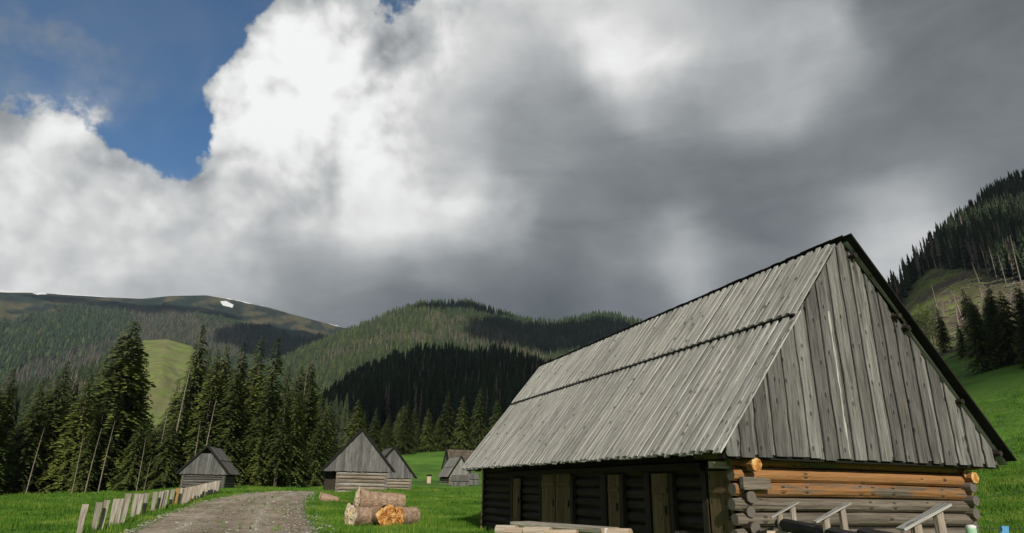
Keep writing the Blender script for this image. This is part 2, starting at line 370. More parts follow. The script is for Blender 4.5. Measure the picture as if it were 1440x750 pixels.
def road_mat():
    m, T, b = new_mat('gravel_track', .95)
    g = T.n.new('ShaderNodeNewGeometry'); P = g.outputs['Position']
    wc = T.attr('wc', 'Vector'); x, y, z = T.sep(wc)       # x: -1..1 across the track, y: metres along
    big = T.noise(P, .45, 5, .6); fine = T.noise(P, 5, 5, .75); v = T.voro(P, 9); vc = T.voro(P, 9, out='Color')
    c = T.mix(T.maprange(big, .35, .65, 0, 1), (.31, .25, .185), (.52, .44, .345))
    c = T.mix(T.maprange(T.noise(P, 1.1, 5, .65), .50, .66, 0, .55), c, (.16, .115, .075))
    c = T.mix(T.maprange(fine, .4, .7, 0, .75), c, (.11, .08, .055))
    st = T.math('MULTIPLY', T.maprange(v, .15, .3, 1, 0), T.maprange(T.sep(vc)[0], .55, .75, 0, 1))
    c = T.mix(T.math('MULTIPLY', st, .8), c, (.48, .45, .40))
    # pale stony crowns between and beside the wheel ruts
    wob = T.math('MULTIPLY', T.math('SUBTRACT', T.noise(P, .5, 3, .5), .5), .25)
    xx = T.math('ADD', x, wob)
    for cx, wd, amt in ((-.52, .02, .55), (.30, .02, .55)):
        band = T.maprange(T.math('ABSOLUTE', T.math('SUBTRACT', xx, cx)), .02, wd+.04, amt, 0, smooth=True)
        band = T.math('MULTIPLY', band, T.maprange(T.noise(P, 1.8, 4, .6), .35, .6, 0, 1))
        c = T.mix(band, c, (.40, .39, .30))
    rut = T.maprange(T.math('ABSOLUTE', T.math('ADD', xx, .12)), .0, .34, .35, 0, smooth=True)
    c = T.mix(rut, c, (.15, .115, .08))
    wet = T.math('MULTIPLY', T.maprange(xx, .5, .75, 0, .7, smooth=True), T.maprange(big, .4, .6, 0, 1))
    c = T.mix(wet, c, (.10, .055, .035))
    edge = T.math('ADD', T.math('ABSOLUTE', x), T.math('MULTIPLY', T.math('SUBTRACT', T.noise(P, 1.2, 5, .65), .5), .5))
    c = T.mix(T.maprange(edge, .88, .98, 0, .95, smooth=True), c, (.07, .15, .015))
    T.l.new(c, b.inputs['Base Color']); T.l.new(T.bump(T.math('SUBTRACT', fine, T.math('MULTIPLY', v, .6)), .9, .06), b.inputs['Normal']); return m
M['road'] = road_mat()

# ------------------------------------------------------------------ object helpers
def tag(o, label=None, cat=None, group=None, kind=None):
    if label: o['label'] = label
    if cat: o['category'] = cat
    if group: o['group'] = group
    if kind: o['kind'] = kind
    return o
def empty(name, loc, rz=0):
    o = bpy.data.objects.new(name, None); COL.objects.link(o); o.location = [float(v) for v in loc]; o.rotation_euler = (0, 0, rz)
    o.empty_display_size = .3; return o
class MB:
    def __init__(s): s.v = []; s.f = []; s.wc = []; s.tone = []; s.mi = []; s.warm = []
    def add(s, vs, fs, wc, tone=.5, mi=0, warm=.5):
        o = len(s.v); s.v += [tuple(v) for v in vs]; s.f += [tuple(i+o for i in f) for f in fs]
        s.wc += [tuple(w) for w in wc]; s.tone += [tone]*len(vs); s.warm += [warm]*len(vs)
        s.mi += (list(mi) if hasattr(mi, '__len__') else [mi]*len(fs))
    def prism(s, A, B, wd, nd, w, t, seed=None, tone=None, n=1, wob=0, mi=0, warm=None, w2=None):
        """board from A to B; wd width direction, nd thickness direction"""
        A = np.array(A, float); B = np.array(B, float); wd = np.array(wd, float); nd = np.array(nd, float)
        seed = random.uniform(0, 50) if seed is None else seed; tone = random.random() if tone is None else tone
        warm = random.random() if warm is None else warm
        L = np.linalg.norm(B-A); vs = []; wc = []; fs = []; w2 = w if w2 is None else w2
        for i in range(n+1):
            f = i/n; P = A+(B-A)*f; ww = (w+(w2-w)*f)/2
            a = ww + random.uniform(-wob, wob); b_ = ww + random.uniform(-wob, wob)
            for sx, sz in ((-a, -t/2), (b_, -t/2), (b_, t/2), (-a, t/2)):
                vs.append(P+wd*sx+nd*sz); wc.append((sx+seed*3.1, f*L+seed*7.7, sz+seed*.0))
            if i:
                o = (i-1)*4
                for k in range(4): fs.append((o+k, o+(k+1) % 4, o+4+(k+1) % 4, o+4+k))
        fs.append((3, 2, 1, 0)); o = n*4; fs.append((o, o+1, o+2, o+3))
        s.add(vs, fs, wc, tone, mi, warm); return s
    def tube(s, pts, rad, ns=8, seed=None, tone=None, wob=0, mi=0, end_mi=None, warm=None, caps=True, sq=1.0):
        pts = [np.array(p, float) for p in pts]; n = len(pts)
        if not hasattr(rad, '__len__'): rad = [rad]*n
        seed = random.uniform(0, 50) if seed is None else seed; tone = random.random() if tone is None else tone
        warm = random.random() if warm is None else warm
        d = pts[-1]-pts[0]; d = d/np.linalg.norm(d); up = np.array([0, 0, 1.]) if abs(d[2]) < .9 else np.array([1., 0, 0])
        sx = np.cross(d, up); sx /= np.linalg.norm(sx); sz = np.cross(sx, d)
        vs = []; wc = []; fs = []; ln = 0
        for i, p in enumerate(pts):
            if i: ln += np.linalg.norm(p-pts[i-1])
            for k in range(ns):
                a = 2*math.pi*k/ns; r = rad[i]*(1+random.uniform(-wob, wob))
                c_, s_ = math.cos(a), math.sin(a)
                vs.append(p+sx*r*c_+sz*r*s_*sq)
                ab = min(a, 2*math.pi-a)
                wc.append((rad[i]*ab + seed*3.1, ln+seed*7.7, rad[i]*s_))
            if i:
                o = (i-1)*ns
                for k in range(ns): fs.append((o+k, o+(k+1) % ns, o+ns+(k+1) % ns, o+ns+k))
        s.add(vs, fs, wc, tone, mi, warm)
        if caps:
            for i, rev in ((0, False), (n-1, True)):
                vv = vs[i*ns:(i+1)*ns]; ww = [(rad[i]*math.cos(2*math.pi*k/ns), seed, rad[i]*math.sin(2*math.pi*k/ns)) for k in range(ns)]
                vv = vv+[pts[i]]; ww = ww+[(0, seed, 0)]
                ff = [((k+1) % ns, k, ns) if rev is False else (k, (k+1) % ns, ns) for k in range(ns)]
                s.add(vv, ff, ww, tone, end_mi if end_mi is not None else mi, warm)
        return s
    def build(s, name, mats, parent=None, smooth=False, kind=None):
        me = bpy.data.meshes.new(name); me.from_pydata([tuple(map(float, v)) for v in s.v], [], s.f)
        for m in (mats if isinstance(mats, (list, tuple)) else [mats]): me.materials.append(M[m] if isinstance(m, str) else m)
        a = me.attributes.new('wc', 'FLOAT_VECTOR', 'POINT'); a.data.foreach_set('vector', np.array(s.wc, np.float32).ravel())
        a = me.attributes.new('tone', 'FLOAT', 'POINT'); a.data.foreach_set('value', np.array(s.tone, np.float32))
        a = me.attributes.new('warm', 'FLOAT', 'POINT'); a.data.foreach_set('value', np.array(s.warm, np.float32))
        me.polygons.foreach_set('material_index', np.array(s.mi, np.int32))
        if smooth: me.polygons.foreach_set('use_smooth', [True]*len(me.polygons))
        me.update()
        o = bpy.data.objects.new(name, me); COL.objects.link(o)
        if parent: o.parent = parent
        if kind: o['kind'] = kind
        return o
def mesh_np(name, V, F, mat, attrs=None, smooth=False, cols=None):
    me = bpy.data.meshes.new(name); V = np.asarray(V, np.float32); F = np.asarray(F, np.int32); k = F.shape[1]
    me.vertices.add(len(V)); me.vertices.foreach_set('co', V.ravel())
    me.loops.add(F.size); me.loops.foreach_set('vertex_index', F.ravel())
    me.polygons.add(len(F)); me.polygons.foreach_set('loop_start', np.arange(0, F.size, k, dtype=np.int32))
    me.polygons.foreach_set('use_smooth', np.full(len(F), smooth))
    me.update(calc_edges=True)
    for nm, arr in (attrs or {}).items():
        a = me.attributes.new(nm, 'FLOAT', 'POINT'); a.data.foreach_set('value', np.asarray(arr, np.float32))
    if cols is not None:
        a = me.attributes.new('cov', 'FLOAT_COLOR', 'POINT'); c = np.ones((len(V), 4), np.float32); c[:, :3] = cols; a.data.foreach_set('color', c.ravel())
    me.materials.append(M[mat]); me.validate(); return me
def link_mesh(name, me, parent=None):
    o = bpy.data.objects.new(name, me); COL.objects.link(o)
    if parent: o.parent = parent
    return o

# ------------------------------------------------------------------ terrain: one sheet, heights from valley floor and four hills
def horizon_y(x):
    lo, hi = 200., 1200.
    for _ in range(40):
        m = (lo+hi)/2
        if azel(x, m)[1] > 0: lo = m
        else: hi = m
    return lo
def az_of(x): return azel(x, horizon_y(x))[0]
BASE = [  # pixel column at the horizon: (distance, height) pairs of the valley floor
 (-2500, [(0,0),(40,0),(100,.3),(300,8),(900,60),(6000,80)]),
 (-600, [(0,0),(40,0),(85,.05),(200,4),(500,30),(6000,60)]),
 (0, [(0,0),(40,0),(82,.05),(130,1.5),(300,14),(800,40),(6000,60)]),
 (180, [(0,0),(35,0),(60,.35),(90,.45),(150,2),(300,14),(800,40),(6000,60)]),
 (290, [(0,0),(32,0),(45,.35),(60,.95),(95,1.1),(200,5),(400,20),(6000,60)]),
 (430, [(0,0),(32,0),(45,.4),(62,1.0),(95,1.15),(150,3),(300,18),(6000,60)]),
 (520, [(0,0),(30,0),(42,.35),(53,.9),(75,1.35),(110,2.4),(190,10),(350,26),(6000,60)]),
 (640, [(0,0),(29,.05),(45,.3),(70,.9),(100,1.85),(130,4.2),(190,11),(350,28),(6000,60)]),
 (800, [(0,0),(25,.0),(45,.3),(70,1.0),(100,3),(130,6),(190,14),(350,34),(6000,70)]),
 (1100, [(0,0),(20,.0),(45,.9),(70,3),(110,9),(180,24),(300,50),(6000,80)]),
 (1330, [(0,0),(17,.0),(30,.5),(45,1.6),(70,5),(110,12.5),(180,31),(300,62),(6000,90)]),
 (1500, [(0,0),(15,.0),(28,.6),(42,1.7),(70,5.5),(110,14),(180,35),(300,70),(6000,100)]),
 (3500, [(0,0),(40,0),(100,.5),(300,8),(900,60),(6000,80)])]
LAY = dict(
 A=dict(rr=3000, rf=1250, p=1.05, th=0, dec=.35, pts=[(-900,440),(-400,420),(-200,402),(0,409),(60,412),(150,418),(200,420),(240,416),(290,415),(330,422),(380,433),(430,447),(480,460),(560,472),(800,500),(1600,560)]),
 B=dict(rr=1700, rf=720, p=1.0, th=16, dec=.4, pts=[(-300,690),(150,640),(250,590),(330,540),(380,508),(430,482),(480,462),(520,447),(560,430),(590,421),(640,419),(660,419),(700,432),(740,444),(780,447),(800,443),(840,435),(870,438),(900,447),(1000,490),(1200,540),(1600,620)]),
 D=dict(rr=900, rf=330, p=1.0, th=0, dec=.5, pts=[(-500,640),(-100,575),(60,545),(130,520),(180,490),(200,479),(235,477),(270,487),(310,520),(360,560),(500,640),(700,690)]),
 C=dict(rr=680, rf=250, p=1.05, th=24, dec=.5, pts=[(300,690),(380,640),(420,590),(450,552),(500,514),(560,487),(600,480),(650,483),(700,483),(740,492),(800,512),(900,530),(1100,560),(1300,640)]),
 E=dict(rr=660, rrx=[(950,380),(1180,400),(1240,430),(1300,490),(1440,690),(1600,800),(3400,800)], rf=190, p=1.0, th=18, dec=.3, pts=[(950,690),(1080,560),(1150,480),(1200,428),(1235,400),(1260,377),(1300,331),(1350,291),(1400,252),(1440,234),(1500,205),(1600,170),(1800,150),(2600,300),(3400,600)]))
baz = np.array([az_of(c[0]) for c in BASE]); 
RS = np.concatenate([np.linspace(0, 60, 61), np.geomspace(62, 6000, 200)])
BT = np.array([np.interp(RS, [q[0] for q in c[1]], [q[1] for q in c[1]]) for c in BASE])
for _ in range(3): BT[:, 1:-1] = (BT[:, :-2]+BT[:, 1:-1]*2+BT[:, 2:])/4
for k, l in LAY.items():
    l['RR'] = np.interp([p[0] for p in l['pts']], *zip(*l['rrx'])) if 'rrx' in l else np.full(len(l['pts']), float(l['rr']))
    l['az'] = np.array([azel(x, y)[0] for x, y in l['pts']])
    l['H'] = np.array([EYE+q*math.tan(azel(x, y)[1])-l['th'] for (x, y), q in zip(l['pts'], l['RR'])])
def vnoise(x, y, seed=0):
    xi = np.floor(x).astype(np.int64); yi = np.floor(y).astype(np.int64); fx = x-xi; fy = y-yi
    fx = fx*fx*(3-2*fx); fy = fy*fy*(3-2*fy)
    def h(a, b):
        n = (a*374761393+b*668265263+seed*1442695041) & 0x7fffffff
        n = ((n ^ (n >> 13))*1274126177) & 0x7fffffff
        return ((n ^ (n >> 16)) & 0xffff)/65535.
    return (h(xi, yi)*(1-fx)+h(xi+1, yi)*fx)*(1-fy)+(h(xi, yi+1)*(1-fx)+h(xi+1, yi+1)*fx)*fy
def fbm(x, y, seed=0, o=4):
    s = 0; a = .5
    for i in range(o): s = s+a*vnoise(x*2**i, y*2**i, seed+i); a *= .5
    return s/(1-.5**o)
def terrain(X, Y, want=False):
    X = np.asarray(X, float); Y = np.asarray(Y, float)
    az = np.arctan2(X, Y); r = np.hypot(X, Y)
    # base: bilinear over (azimuth column, distance), smoothed
    ci = np.clip(np.searchsorted(baz, az)-1, 0, len(baz)-2); t = np.clip((az-baz[ci])/(baz[ci+1]-baz[ci]), 0, 1); t = t*t*(3-2*t)
    rf = np.interp(r, RS, np.arange(len(RS))); ri = np.clip(rf.astype(int), 0, len(RS)-2); q = rf-ri
    g = lambda c: BT[c, ri]*(1-q)+BT[c, ri+1]*q
    Z = g(ci)*(1-t)+g(ci+1)*t
    und = (fbm(X/9., Y/9., 3)-.5)*.28*np.clip((r-12)/40, 0, 1)*np.clip(1.6-r/400, .2, 1)
    Z = Z+und
    lid = np.zeros(Z.shape, int)
    for i, (k, l) in enumerate(LAY.items()):
        H = np.interp(az, l['az'], l['H'])
        rr_ = np.interp(az, l['az'], l['RR']); tt = (r-l['rf'])/(rr_-l['rf'])
        z0 = np.interp(l['rf'], [0, 250, 700, 1300, 6000], [10, 12, 25, 60, 80])*.6
        gul = (fbm(az*26, r/(rr_*.22), 20+i, 4)-.5)
        prof = np.clip(tt, 0, 1)**l['p']
        zz = z0+(H-z0)*(prof + gul*(.05 if k == 'E' else .16)*np.clip(tt, 0, 1)*np.clip(1-tt, 0, 1)*4*(.5))
        zz = np.where(tt > 1, H-(r-rr_)*l['dec'], zz)
        zz = np.where(tt < 0, -50, zz)
        fade = np.clip((1.9-np.abs(az))/.3, 0, 1); zz = zz*fade
        lid = np.where(zz > Z, i+1, lid); Z = np.maximum(Z, zz)
    return (Z, lid) if want else Z
def H1(x, y): return float(terrain(np.array([x]), np.array([y]))[0])
RM = np.geomspace(8, 4200, 2600)
def hit(x, y):
    d = ray(x, y); d = d/math.hypot(d[0], d[1])
    X = d[0]*RM; Y = d[1]*RM; z = EYE+d[2]*RM
    b = np.nonzero(terrain(X, Y) > z)[0]
    i = b[0] if len(b) else len(RM)-1
    return np.array([X[i], Y[i], float(terrain(X[i:i+1], Y[i:i+1])[0])])
def on_col(x, r):
    """point on the ground at pixel column x (read at the horizon) and distance r"""
    a = az_of(x); X, Y = r*math.sin(a), r*math.cos(a); return np.array([X, Y, H1(X, Y)])

# ground cover colours
def inpoly(px, py, poly):
    res = np.zeros(px.shape, bool); n = len(poly)
    for i in range(n):
        x1, y1 = poly[i]; x2, y2 = poly[(i+1) % n]
        c = ((y1 > py) != (y2 > py)) & (px < (x2-x1)*(py-y1)/((y2-y1) if y2 != y1 else 1e-9)+x1); res ^= c
    return res
CLEAR_E = [(1225,425),(1262,392),(1300,378),(1350,378),(1400,392),(1450,396),(1520,400),(1520,500),(1440,500),(1400,470),(1330,500),(1290,520),(1225,520)]
DEADA = [[(180,436),(215,432),(262,438),(300,452),(345,470),(350,505),(300,500),(262,485),(215,475),(185,462)], [(60,505),(130,484),(230,462),(250,470),(240,486),(150,508),(70,535),(0,545),(0,530)]]
DEADB = [[(590,446),(610,438),(650,445),(700,462),(750,485),(800,510),(770,512),(700,490),(640,474),(600,462)], [(440,505),(500,482),(560,464),(640,470),(680,486),(560,478),(480,500),(430,522)]]
TREELINE_A = [(-400,470),(-100,465),(0,452),(60,440),(110,430),(200,432),(260,434),(330,450),(400,470),(480,478),(560,480),(900,500)]
def cover(X, Y, Z, lid):
    px, py, d = proj(np.stack([X, Y, Z], -1)); r = np.hypot(X, Y)
    n1 = fbm(X/60., Y/60., 51, 5); n2 = fbm(X/14., Y/14., 61, 4)
    c = np.empty(X.shape+(3,)); mea = np.zeros(X.shape)
    meadow = np.array([.095, .215, .020])
    c[...] = meadow*(0.8+.5*n1[..., None])
    floor = np.array([.038, .042, .020])
    # valley floor: meadow in front, forest floor behind the tree lines
    tl = np.interp(px, [-400, 0, 200, 430, 470, 560, 700, 900, 1200, 1320, 1500], [88, 80, 88, 96, 105, 185, 200, 205, 240, 240, 240])
    base = lid == 0
    fl = base & (r > tl); mea = np.where(base & ~fl, 1., 0.)
    c[fl] = floor
    A = lid == 1
    h = np.clip((n1-.42)/.16, 0, 1)[..., None]; h2 = np.clip((n2-.45)/.2, 0, 1)[..., None]
    hh_ = fbm(X/70., Y/160., 57, 5); h = np.clip((hh_-.50)/.10, 0, 1)[..., None]; cA = np.array([.013, .024, .019])*(1-h)+np.array([.095, .085, .042])*h
    cA = cA*(1-.35*h2)+np.array([.05, .075, .03])*.35*h2
    c = np.where(A[..., None], cA, c)
    c = np.where((A & (py > np.interp(px, *zip(*TREELINE_A))))[..., None], np.array([.035, .044, .025]), c)
    B = lid == 2
    c = np.where(B[..., None], np.array([.052, .066, .028])*(1-.5*h)+np.array([.05, .042, .026])*.5*h, c)
    D = lid == 3
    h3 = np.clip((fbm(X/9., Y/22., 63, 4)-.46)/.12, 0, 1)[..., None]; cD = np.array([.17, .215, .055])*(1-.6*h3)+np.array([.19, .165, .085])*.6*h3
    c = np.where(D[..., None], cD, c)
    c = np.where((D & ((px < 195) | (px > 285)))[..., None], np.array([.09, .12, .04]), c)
    c = np.where((lid == 4)[..., None], floor, c)
    E = lid == 5
    c = np.where(E[..., None], floor*1.0, c)
    mg = E & (r < 262) & (px > 1150); c[mg] = np.array([.050, .095, .018])
    cl = (E | (base & (r > 150))) & inpoly(px, py, CLEAR_E) & (d > 0)
    n3 = fbm(X/4., Y/4., 62, 4); g = np.clip((n2*.6+n3*.4-.44)/.10, 0, 1)[..., None]; gx = np.clip((1420-px)/90, .35, 1)[..., None]
    cE = np.array([.15, .19, .045])*(g*gx)+np.array([.12, .095, .065])*(1-g*gx)
    c = np.where(cl[..., None], cE, c)
    return np.clip(c, 0, 1), mea
def build_ground():
    fa = np.arange(-46, 46.01, .16); ca = np.concatenate([np.arange(-180, -46, 4.), fa, np.arange(50, 180.1, 4.)])
    az = np.radians(ca); r = np.concatenate([[0.01, 3, 6, 9], np.geomspace(12, 120, 110), np.geomspace(122, 4200, 210), [4250]])
    A, Rr = np.meshgrid(az, r, indexing='ij'); X = Rr*np.sin(A); Y = Rr*np.cos(A)
    Z, lid = terrain(X, Y, True)
    c, mea = cover(X, Y, Z, lid)
    na, nr = X.shape; i = np.arange(na*nr).reshape(na, nr)
    F = np.stack([i[:-1, :-1], i[:-1, 1:], i[1:, 1:], i[1:, :-1]], -1).reshape(-1, 4)
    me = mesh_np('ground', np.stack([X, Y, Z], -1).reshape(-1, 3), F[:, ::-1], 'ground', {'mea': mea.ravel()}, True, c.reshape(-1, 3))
    tag(link_mesh('ground', me), 'green valley meadow rising into forested hills', kind='structure')
build_ground()

# snow fields draped on the far mountain
for poly in ([(310,425),(318,424),(329,430),(326,434),(314,431)], [(0,408),(20,408),(58,411),(50,413),(0,412)], [(80,413),(150,417),(150,419),(80,415)], [(46,413.5),(62,412.5),(66,415),(52,416)], [(330,421.5),(356,426.5),(352,428.5),(334,424)], [(360,427),(371,429),(369,431),(361,429)], [(318,419.5),(327,421),(324,422.5),(318,421)], [(462,454.5),(478,457.5),(490,459),(484,461.5),(468,458.5)]):
    cx = sum(p[0] for p in poly)/len(poly); cy = sum(p[1] for p in poly)/len(poly)
    ring = []
    for i in range(len(poly)):
        a, b = poly[i], poly[(i+1) % len(poly)]
        for f in (0, .33, .66): ring.append((a[0]+(b[0]-a[0])*f+random.uniform(-.8, .8), a[1]+(b[1]-a[1])*f+random.uniform(-.4, .4)))
    mb = MB(); vs = []
    for px, py in [(cx, cy)]+ring+[(cx+(p[0]-cx)*.5, cy+(p[1]-cy)*.5) for p in ring]:
        a, e = azel(px, py); d = ray(px, py); d = d/math.hypot(d[0], d[1])
        P = hit(px, py)
        if np.hypot(P[0], P[1]) > 3100 or P[2] < 20: P = np.array([d[0]*2985, d[1]*2985, H1(d[0]*2985, d[1]*2985)])
        vs.append(P+np.array([0, 0, 2.0]))
    n = len(ring); fs = []
    for k in range(n): fs += [(0, n+1+k, n+1+(k+1) % n), (n+1+k, 1+k, 1+(k+1) % n, n+1+(k+1) % n)]
    mb.add(vs, fs, [(0, 0, 0)]*len(vs)); o = mb.build('snow_field', 'snow', kind='structure')

# ------------------------------------------------------------------ gravel track
def build_road():
    L = [(176,752),(215,733),(255,717),(300,703.5),(335,697),(365,693.2),(400,691.6)]
    Rt = [(452,756),(440,738),(432,722),(430,710),(432,701),(437,695.5),(442,692.2)]
    PL = [hit(*p) for p in L]; PR = [hit(*p) for p in Rt]
    # continue under the camera side
    dl = PL[0]-PL[1]; dr = PR[0]-PR[1]; dl /= np.linalg.norm(dl); dr /= np.linalg.norm(dr); m = (dl+dr); m /= np.linalg.norm(m)
    PL = [PL[0]+m*16, PL[0]+m*6]+PL; PR = [PR[0]+m*16, PR[0]+m*6]+PR
    def resample(P, n):
        P = np.array(P)[:, :2]; s = np.concatenate([[0], np.cumsum(np.linalg.norm(np.diff(P, axis=0), axis=1))])
        idx = np.linspace(0, len(P)-1, n); out = []
        for q in idx:
            i = min(int(q), len(P)-2); t = q-i
            p0, p1, p2, p3 = P[max(i-1, 0)], P[i], P[i+1], P[min(i+2, len(P)-1)]
            out.append(.5*((2*p1)+(-p0+p2)*t+(2*p0-5*p1+4*p2-p3)*t*t+(-p0+3*p1-3*p2+p3)*t**3))
        return np.array(out)
    n = 140; w = 26
    A = resample(PL, n); B = resample(PR, n)
    V = []; wc = []; s = 0
    for i in range(n):
        if i: s += np.linalg.norm((A[i]+B[i])/2-(A[i-1]+B[i-1])/2)
        for j in range(w+1):
            f = -.08+1.16*j/w; p = A[i]*(1-f)+B[i]*f; x = f*2-1
            z = H1(p[0], p[1]) if False else 0
            V.append([p[0], p[1], 0]); wc.append((x, s, 0))
    V = np.array(V); wc = np.array(wc)
    Z = terrain(V[:, 0], V[:, 1])
    prof = .03-.05*np.exp(-((wc[:, 0]+.75)/.12)**2)*0+.0
    rel = (fbm(V[:, 0]*1.2, V[:, 1]*1.2, 9)-.5)*.05
    hgt = .05-.035*np.exp(-((wc[:, 0]+.12)/.22)**2)-.02*np.exp(-((wc[:, 0]-.6)/.2)**2)+.02*np.exp(-((wc[:, 0]+.52)/.07)**2)+.02*np.exp(-((wc[:, 0]-.3)/.07)**2)+rel
    edge = np.clip((np.abs(wc[:, 0])-1)/.1, 0, 1)
    V[:, 2] = Z+hgt*(1-edge)-.05*edge
    i = np.arange(n*(w+1)).reshape(n, w+1)
    F = np.stack([i[:-1, :-1], i[:-1, 1:], i[1:, 1:], i[1:, :-1]], -1).reshape(-1, 4)
    me = mesh_np('gravel_track', V, F, 'road', smooth=True)
    a = me.attributes.new('wc', 'FLOAT_VECTOR', 'POINT'); a.data.foreach_set('vector', wc.astype(np.float32).ravel())
    tag(link_mesh('gravel_track', me), 'stony gravel track curving away past the huts', kind='structure')
    return A, B
ROAD_A, ROAD_B = build_road()
ROADPOLY = [tuple(p) for p in ROAD_A]+[tuple(p) for p in ROAD_B[::-1]]

# ------------------------------------------------------------------ huts
def log_part(parent, A, B, r, mats, name='wall_log', ns=10, warm=None, tone=None, seed=None, wob=.05, sq=1.0):
    A = np.array(A, float); B = np.array(B, float); mb = MB()
    n = 6; pts = []
    bow = random.uniform(-.02, .02)
    for i in range(n+1):
        f = i/n; p = A+(B-A)*f; p = p+np.array([0, 0, bow*math.sin(math.pi*f)]); pts.append(p)
    r0 = r*random.uniform(.95, 1.06); r1 = r*random.uniform(.92, 1.02)
    rad = [(r0+(r1-r0)*i/n)*random.uniform(.98, 1.02) for i in range(n+1)]
    rad[0] *= .88; rad[-1] *= .88; pts[0] = A; pts[-1] = B; pts[1] = A+(B-A)*.03; pts[-2] = B-(B-A)*.03
    mb.tube(pts, rad, ns, wob=wob, mi=0, end_mi=1, warm=warm, tone=tone, seed=seed, sq=sq)
    return mb.build(name, mats, parent, smooth=False)
def main_hut():
    th = 0.3424522988849399; W, L, Hh, EZ = 7.225, 16.82, 4.572, 2.36
    P0 = (3.8508, 12.0, 0)
    h = empty('log_hut', P0, th)
    tag(h, 'large shepherd log hut with long steep silver plank roof in right foreground', 'hut')
    ex = np.array([1., 0, 0]); ey = np.array([0, 1., 0]); ez = np.array([0, 0, 1.])
    sl = math.hypot(W/2, Hh); upL = np.array([W/2, 0, Hh])/sl; nL = np.array([-Hh, 0, W/2])/sl
    upR = np.array([-W/2, 0, Hh])/sl; nR = np.array([Hh, 0, W/2])/sl
    eL = np.array([0, 0, EZ]); eR = np.array([W, 0, EZ])
    # left slope: two tiers of board-on-board
    def tier(base, up, nrm, s0, s1, lift, y0, y1, pair, part, parent, joined=None):
        jit = .03 if s0 < 0 else .008
        y = y0; k = 0
        while y < y1:
            wdt = pair*random.uniform(.74, 1.26)
            for layer in (0, 1):
                bw = wdt*.74 if layer == 0 else wdt*.52
                yc = y+wdt*(.5 if layer else .0)
                off = lift+(.014 if layer == 0 else .060)+random.uniform(-.004, .004)
                a = base+ey*yc+up*(s0+random.uniform(-jit, jit)-(.0 if layer else .015))+nrm*off
                b = base+ey*(yc+random.uniform(-.012, .012))+up*(s1+random.uniform(-.01, .02))+nrm*(off+random.uniform(-.004, .004))
                tw = nrm*random.uniform(-.05, .05)
                wd = ey+tw; wd = wd/np.linalg.norm(wd); nd = np.cross(wd, up); nd = nd if nd@nrm > 0 else -nd
                if joined is None:
                    mb = MB(); mb.prism(a, b, wd, nd, bw, .028, n=3, wob=.006); mb.build(part, 'roof', parent)
                else: joined.prism(a, b, wd, nd, bw, .028, n=1)
            y += wdt
    tier(eL, upL, nL, -.06, sl*.615, 0, .06, L+.35, .262, 'roof_board', h)
    tier(eL, upL, nL, sl*.597, sl*.972, .062, .06, L+.25, .262, 'roof_board', h)
    j = MB()
    tier(eR, upR, nR, -.06, sl*.615, 0, -.02, L+.15, .262, '', h, j)
    tier(eR, upR, nR, sl*.585, sl*.99, .055, -.02, L+.15, .262, '', h, j)
    j.build('far_slope_board', 'roof', h, kind='stuff')
    mb = MB(); mb.prism(eL+ey*.03+upL*(sl*.592)+nL*.06, eL+ey*(L+.2)+upL*(sl*.592)+nL*.06, upL, nL, .04, .08, n=1, tone=.1); mb.build('tier_shadow_strip', 'verge', h)  # dark strip added as the shadow line below the upper tier
    # ridge boards: the far slope's boards stand up past the ridge
    y = -.1; 
    while y < L+.3:
        w_ = random.uniform(.24, .36); mb = MB(); top = random.uniform(.09, .11)
        mb.prism(eR+ey*(y+w_/2)+upR*(sl-.45)+nR*.09, eR+ey*(y+w_/2)+upR*(sl+top)+nR*.09, ey, nR, w_-.012, .03); mb.build('ridge_board', 'verge', h); y += w_
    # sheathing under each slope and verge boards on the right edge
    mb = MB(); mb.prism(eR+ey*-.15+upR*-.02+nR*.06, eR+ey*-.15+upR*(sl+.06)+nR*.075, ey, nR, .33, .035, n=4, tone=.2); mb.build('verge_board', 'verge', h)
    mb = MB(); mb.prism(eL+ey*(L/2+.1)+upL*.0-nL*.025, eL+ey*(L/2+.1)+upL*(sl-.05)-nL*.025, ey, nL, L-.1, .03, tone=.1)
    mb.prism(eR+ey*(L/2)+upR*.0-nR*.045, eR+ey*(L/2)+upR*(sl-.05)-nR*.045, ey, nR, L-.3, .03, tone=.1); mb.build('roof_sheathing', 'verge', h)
    # purlin ends at the right verge
    for f, rr in ((.04, .06), (.27, .055), (.60, .06), (.655, .06), (.93, .055)):
        p = eR+upR*(sl*f)-nR*.03+np.array([-.02, 0, 0]); mb = MB(); mb.tube([p+ey*-.19, p+ey*.5], rr, 8, end_mi=0, wob=.08); mb.build('purlin', ['log_dark', 'end'], h)
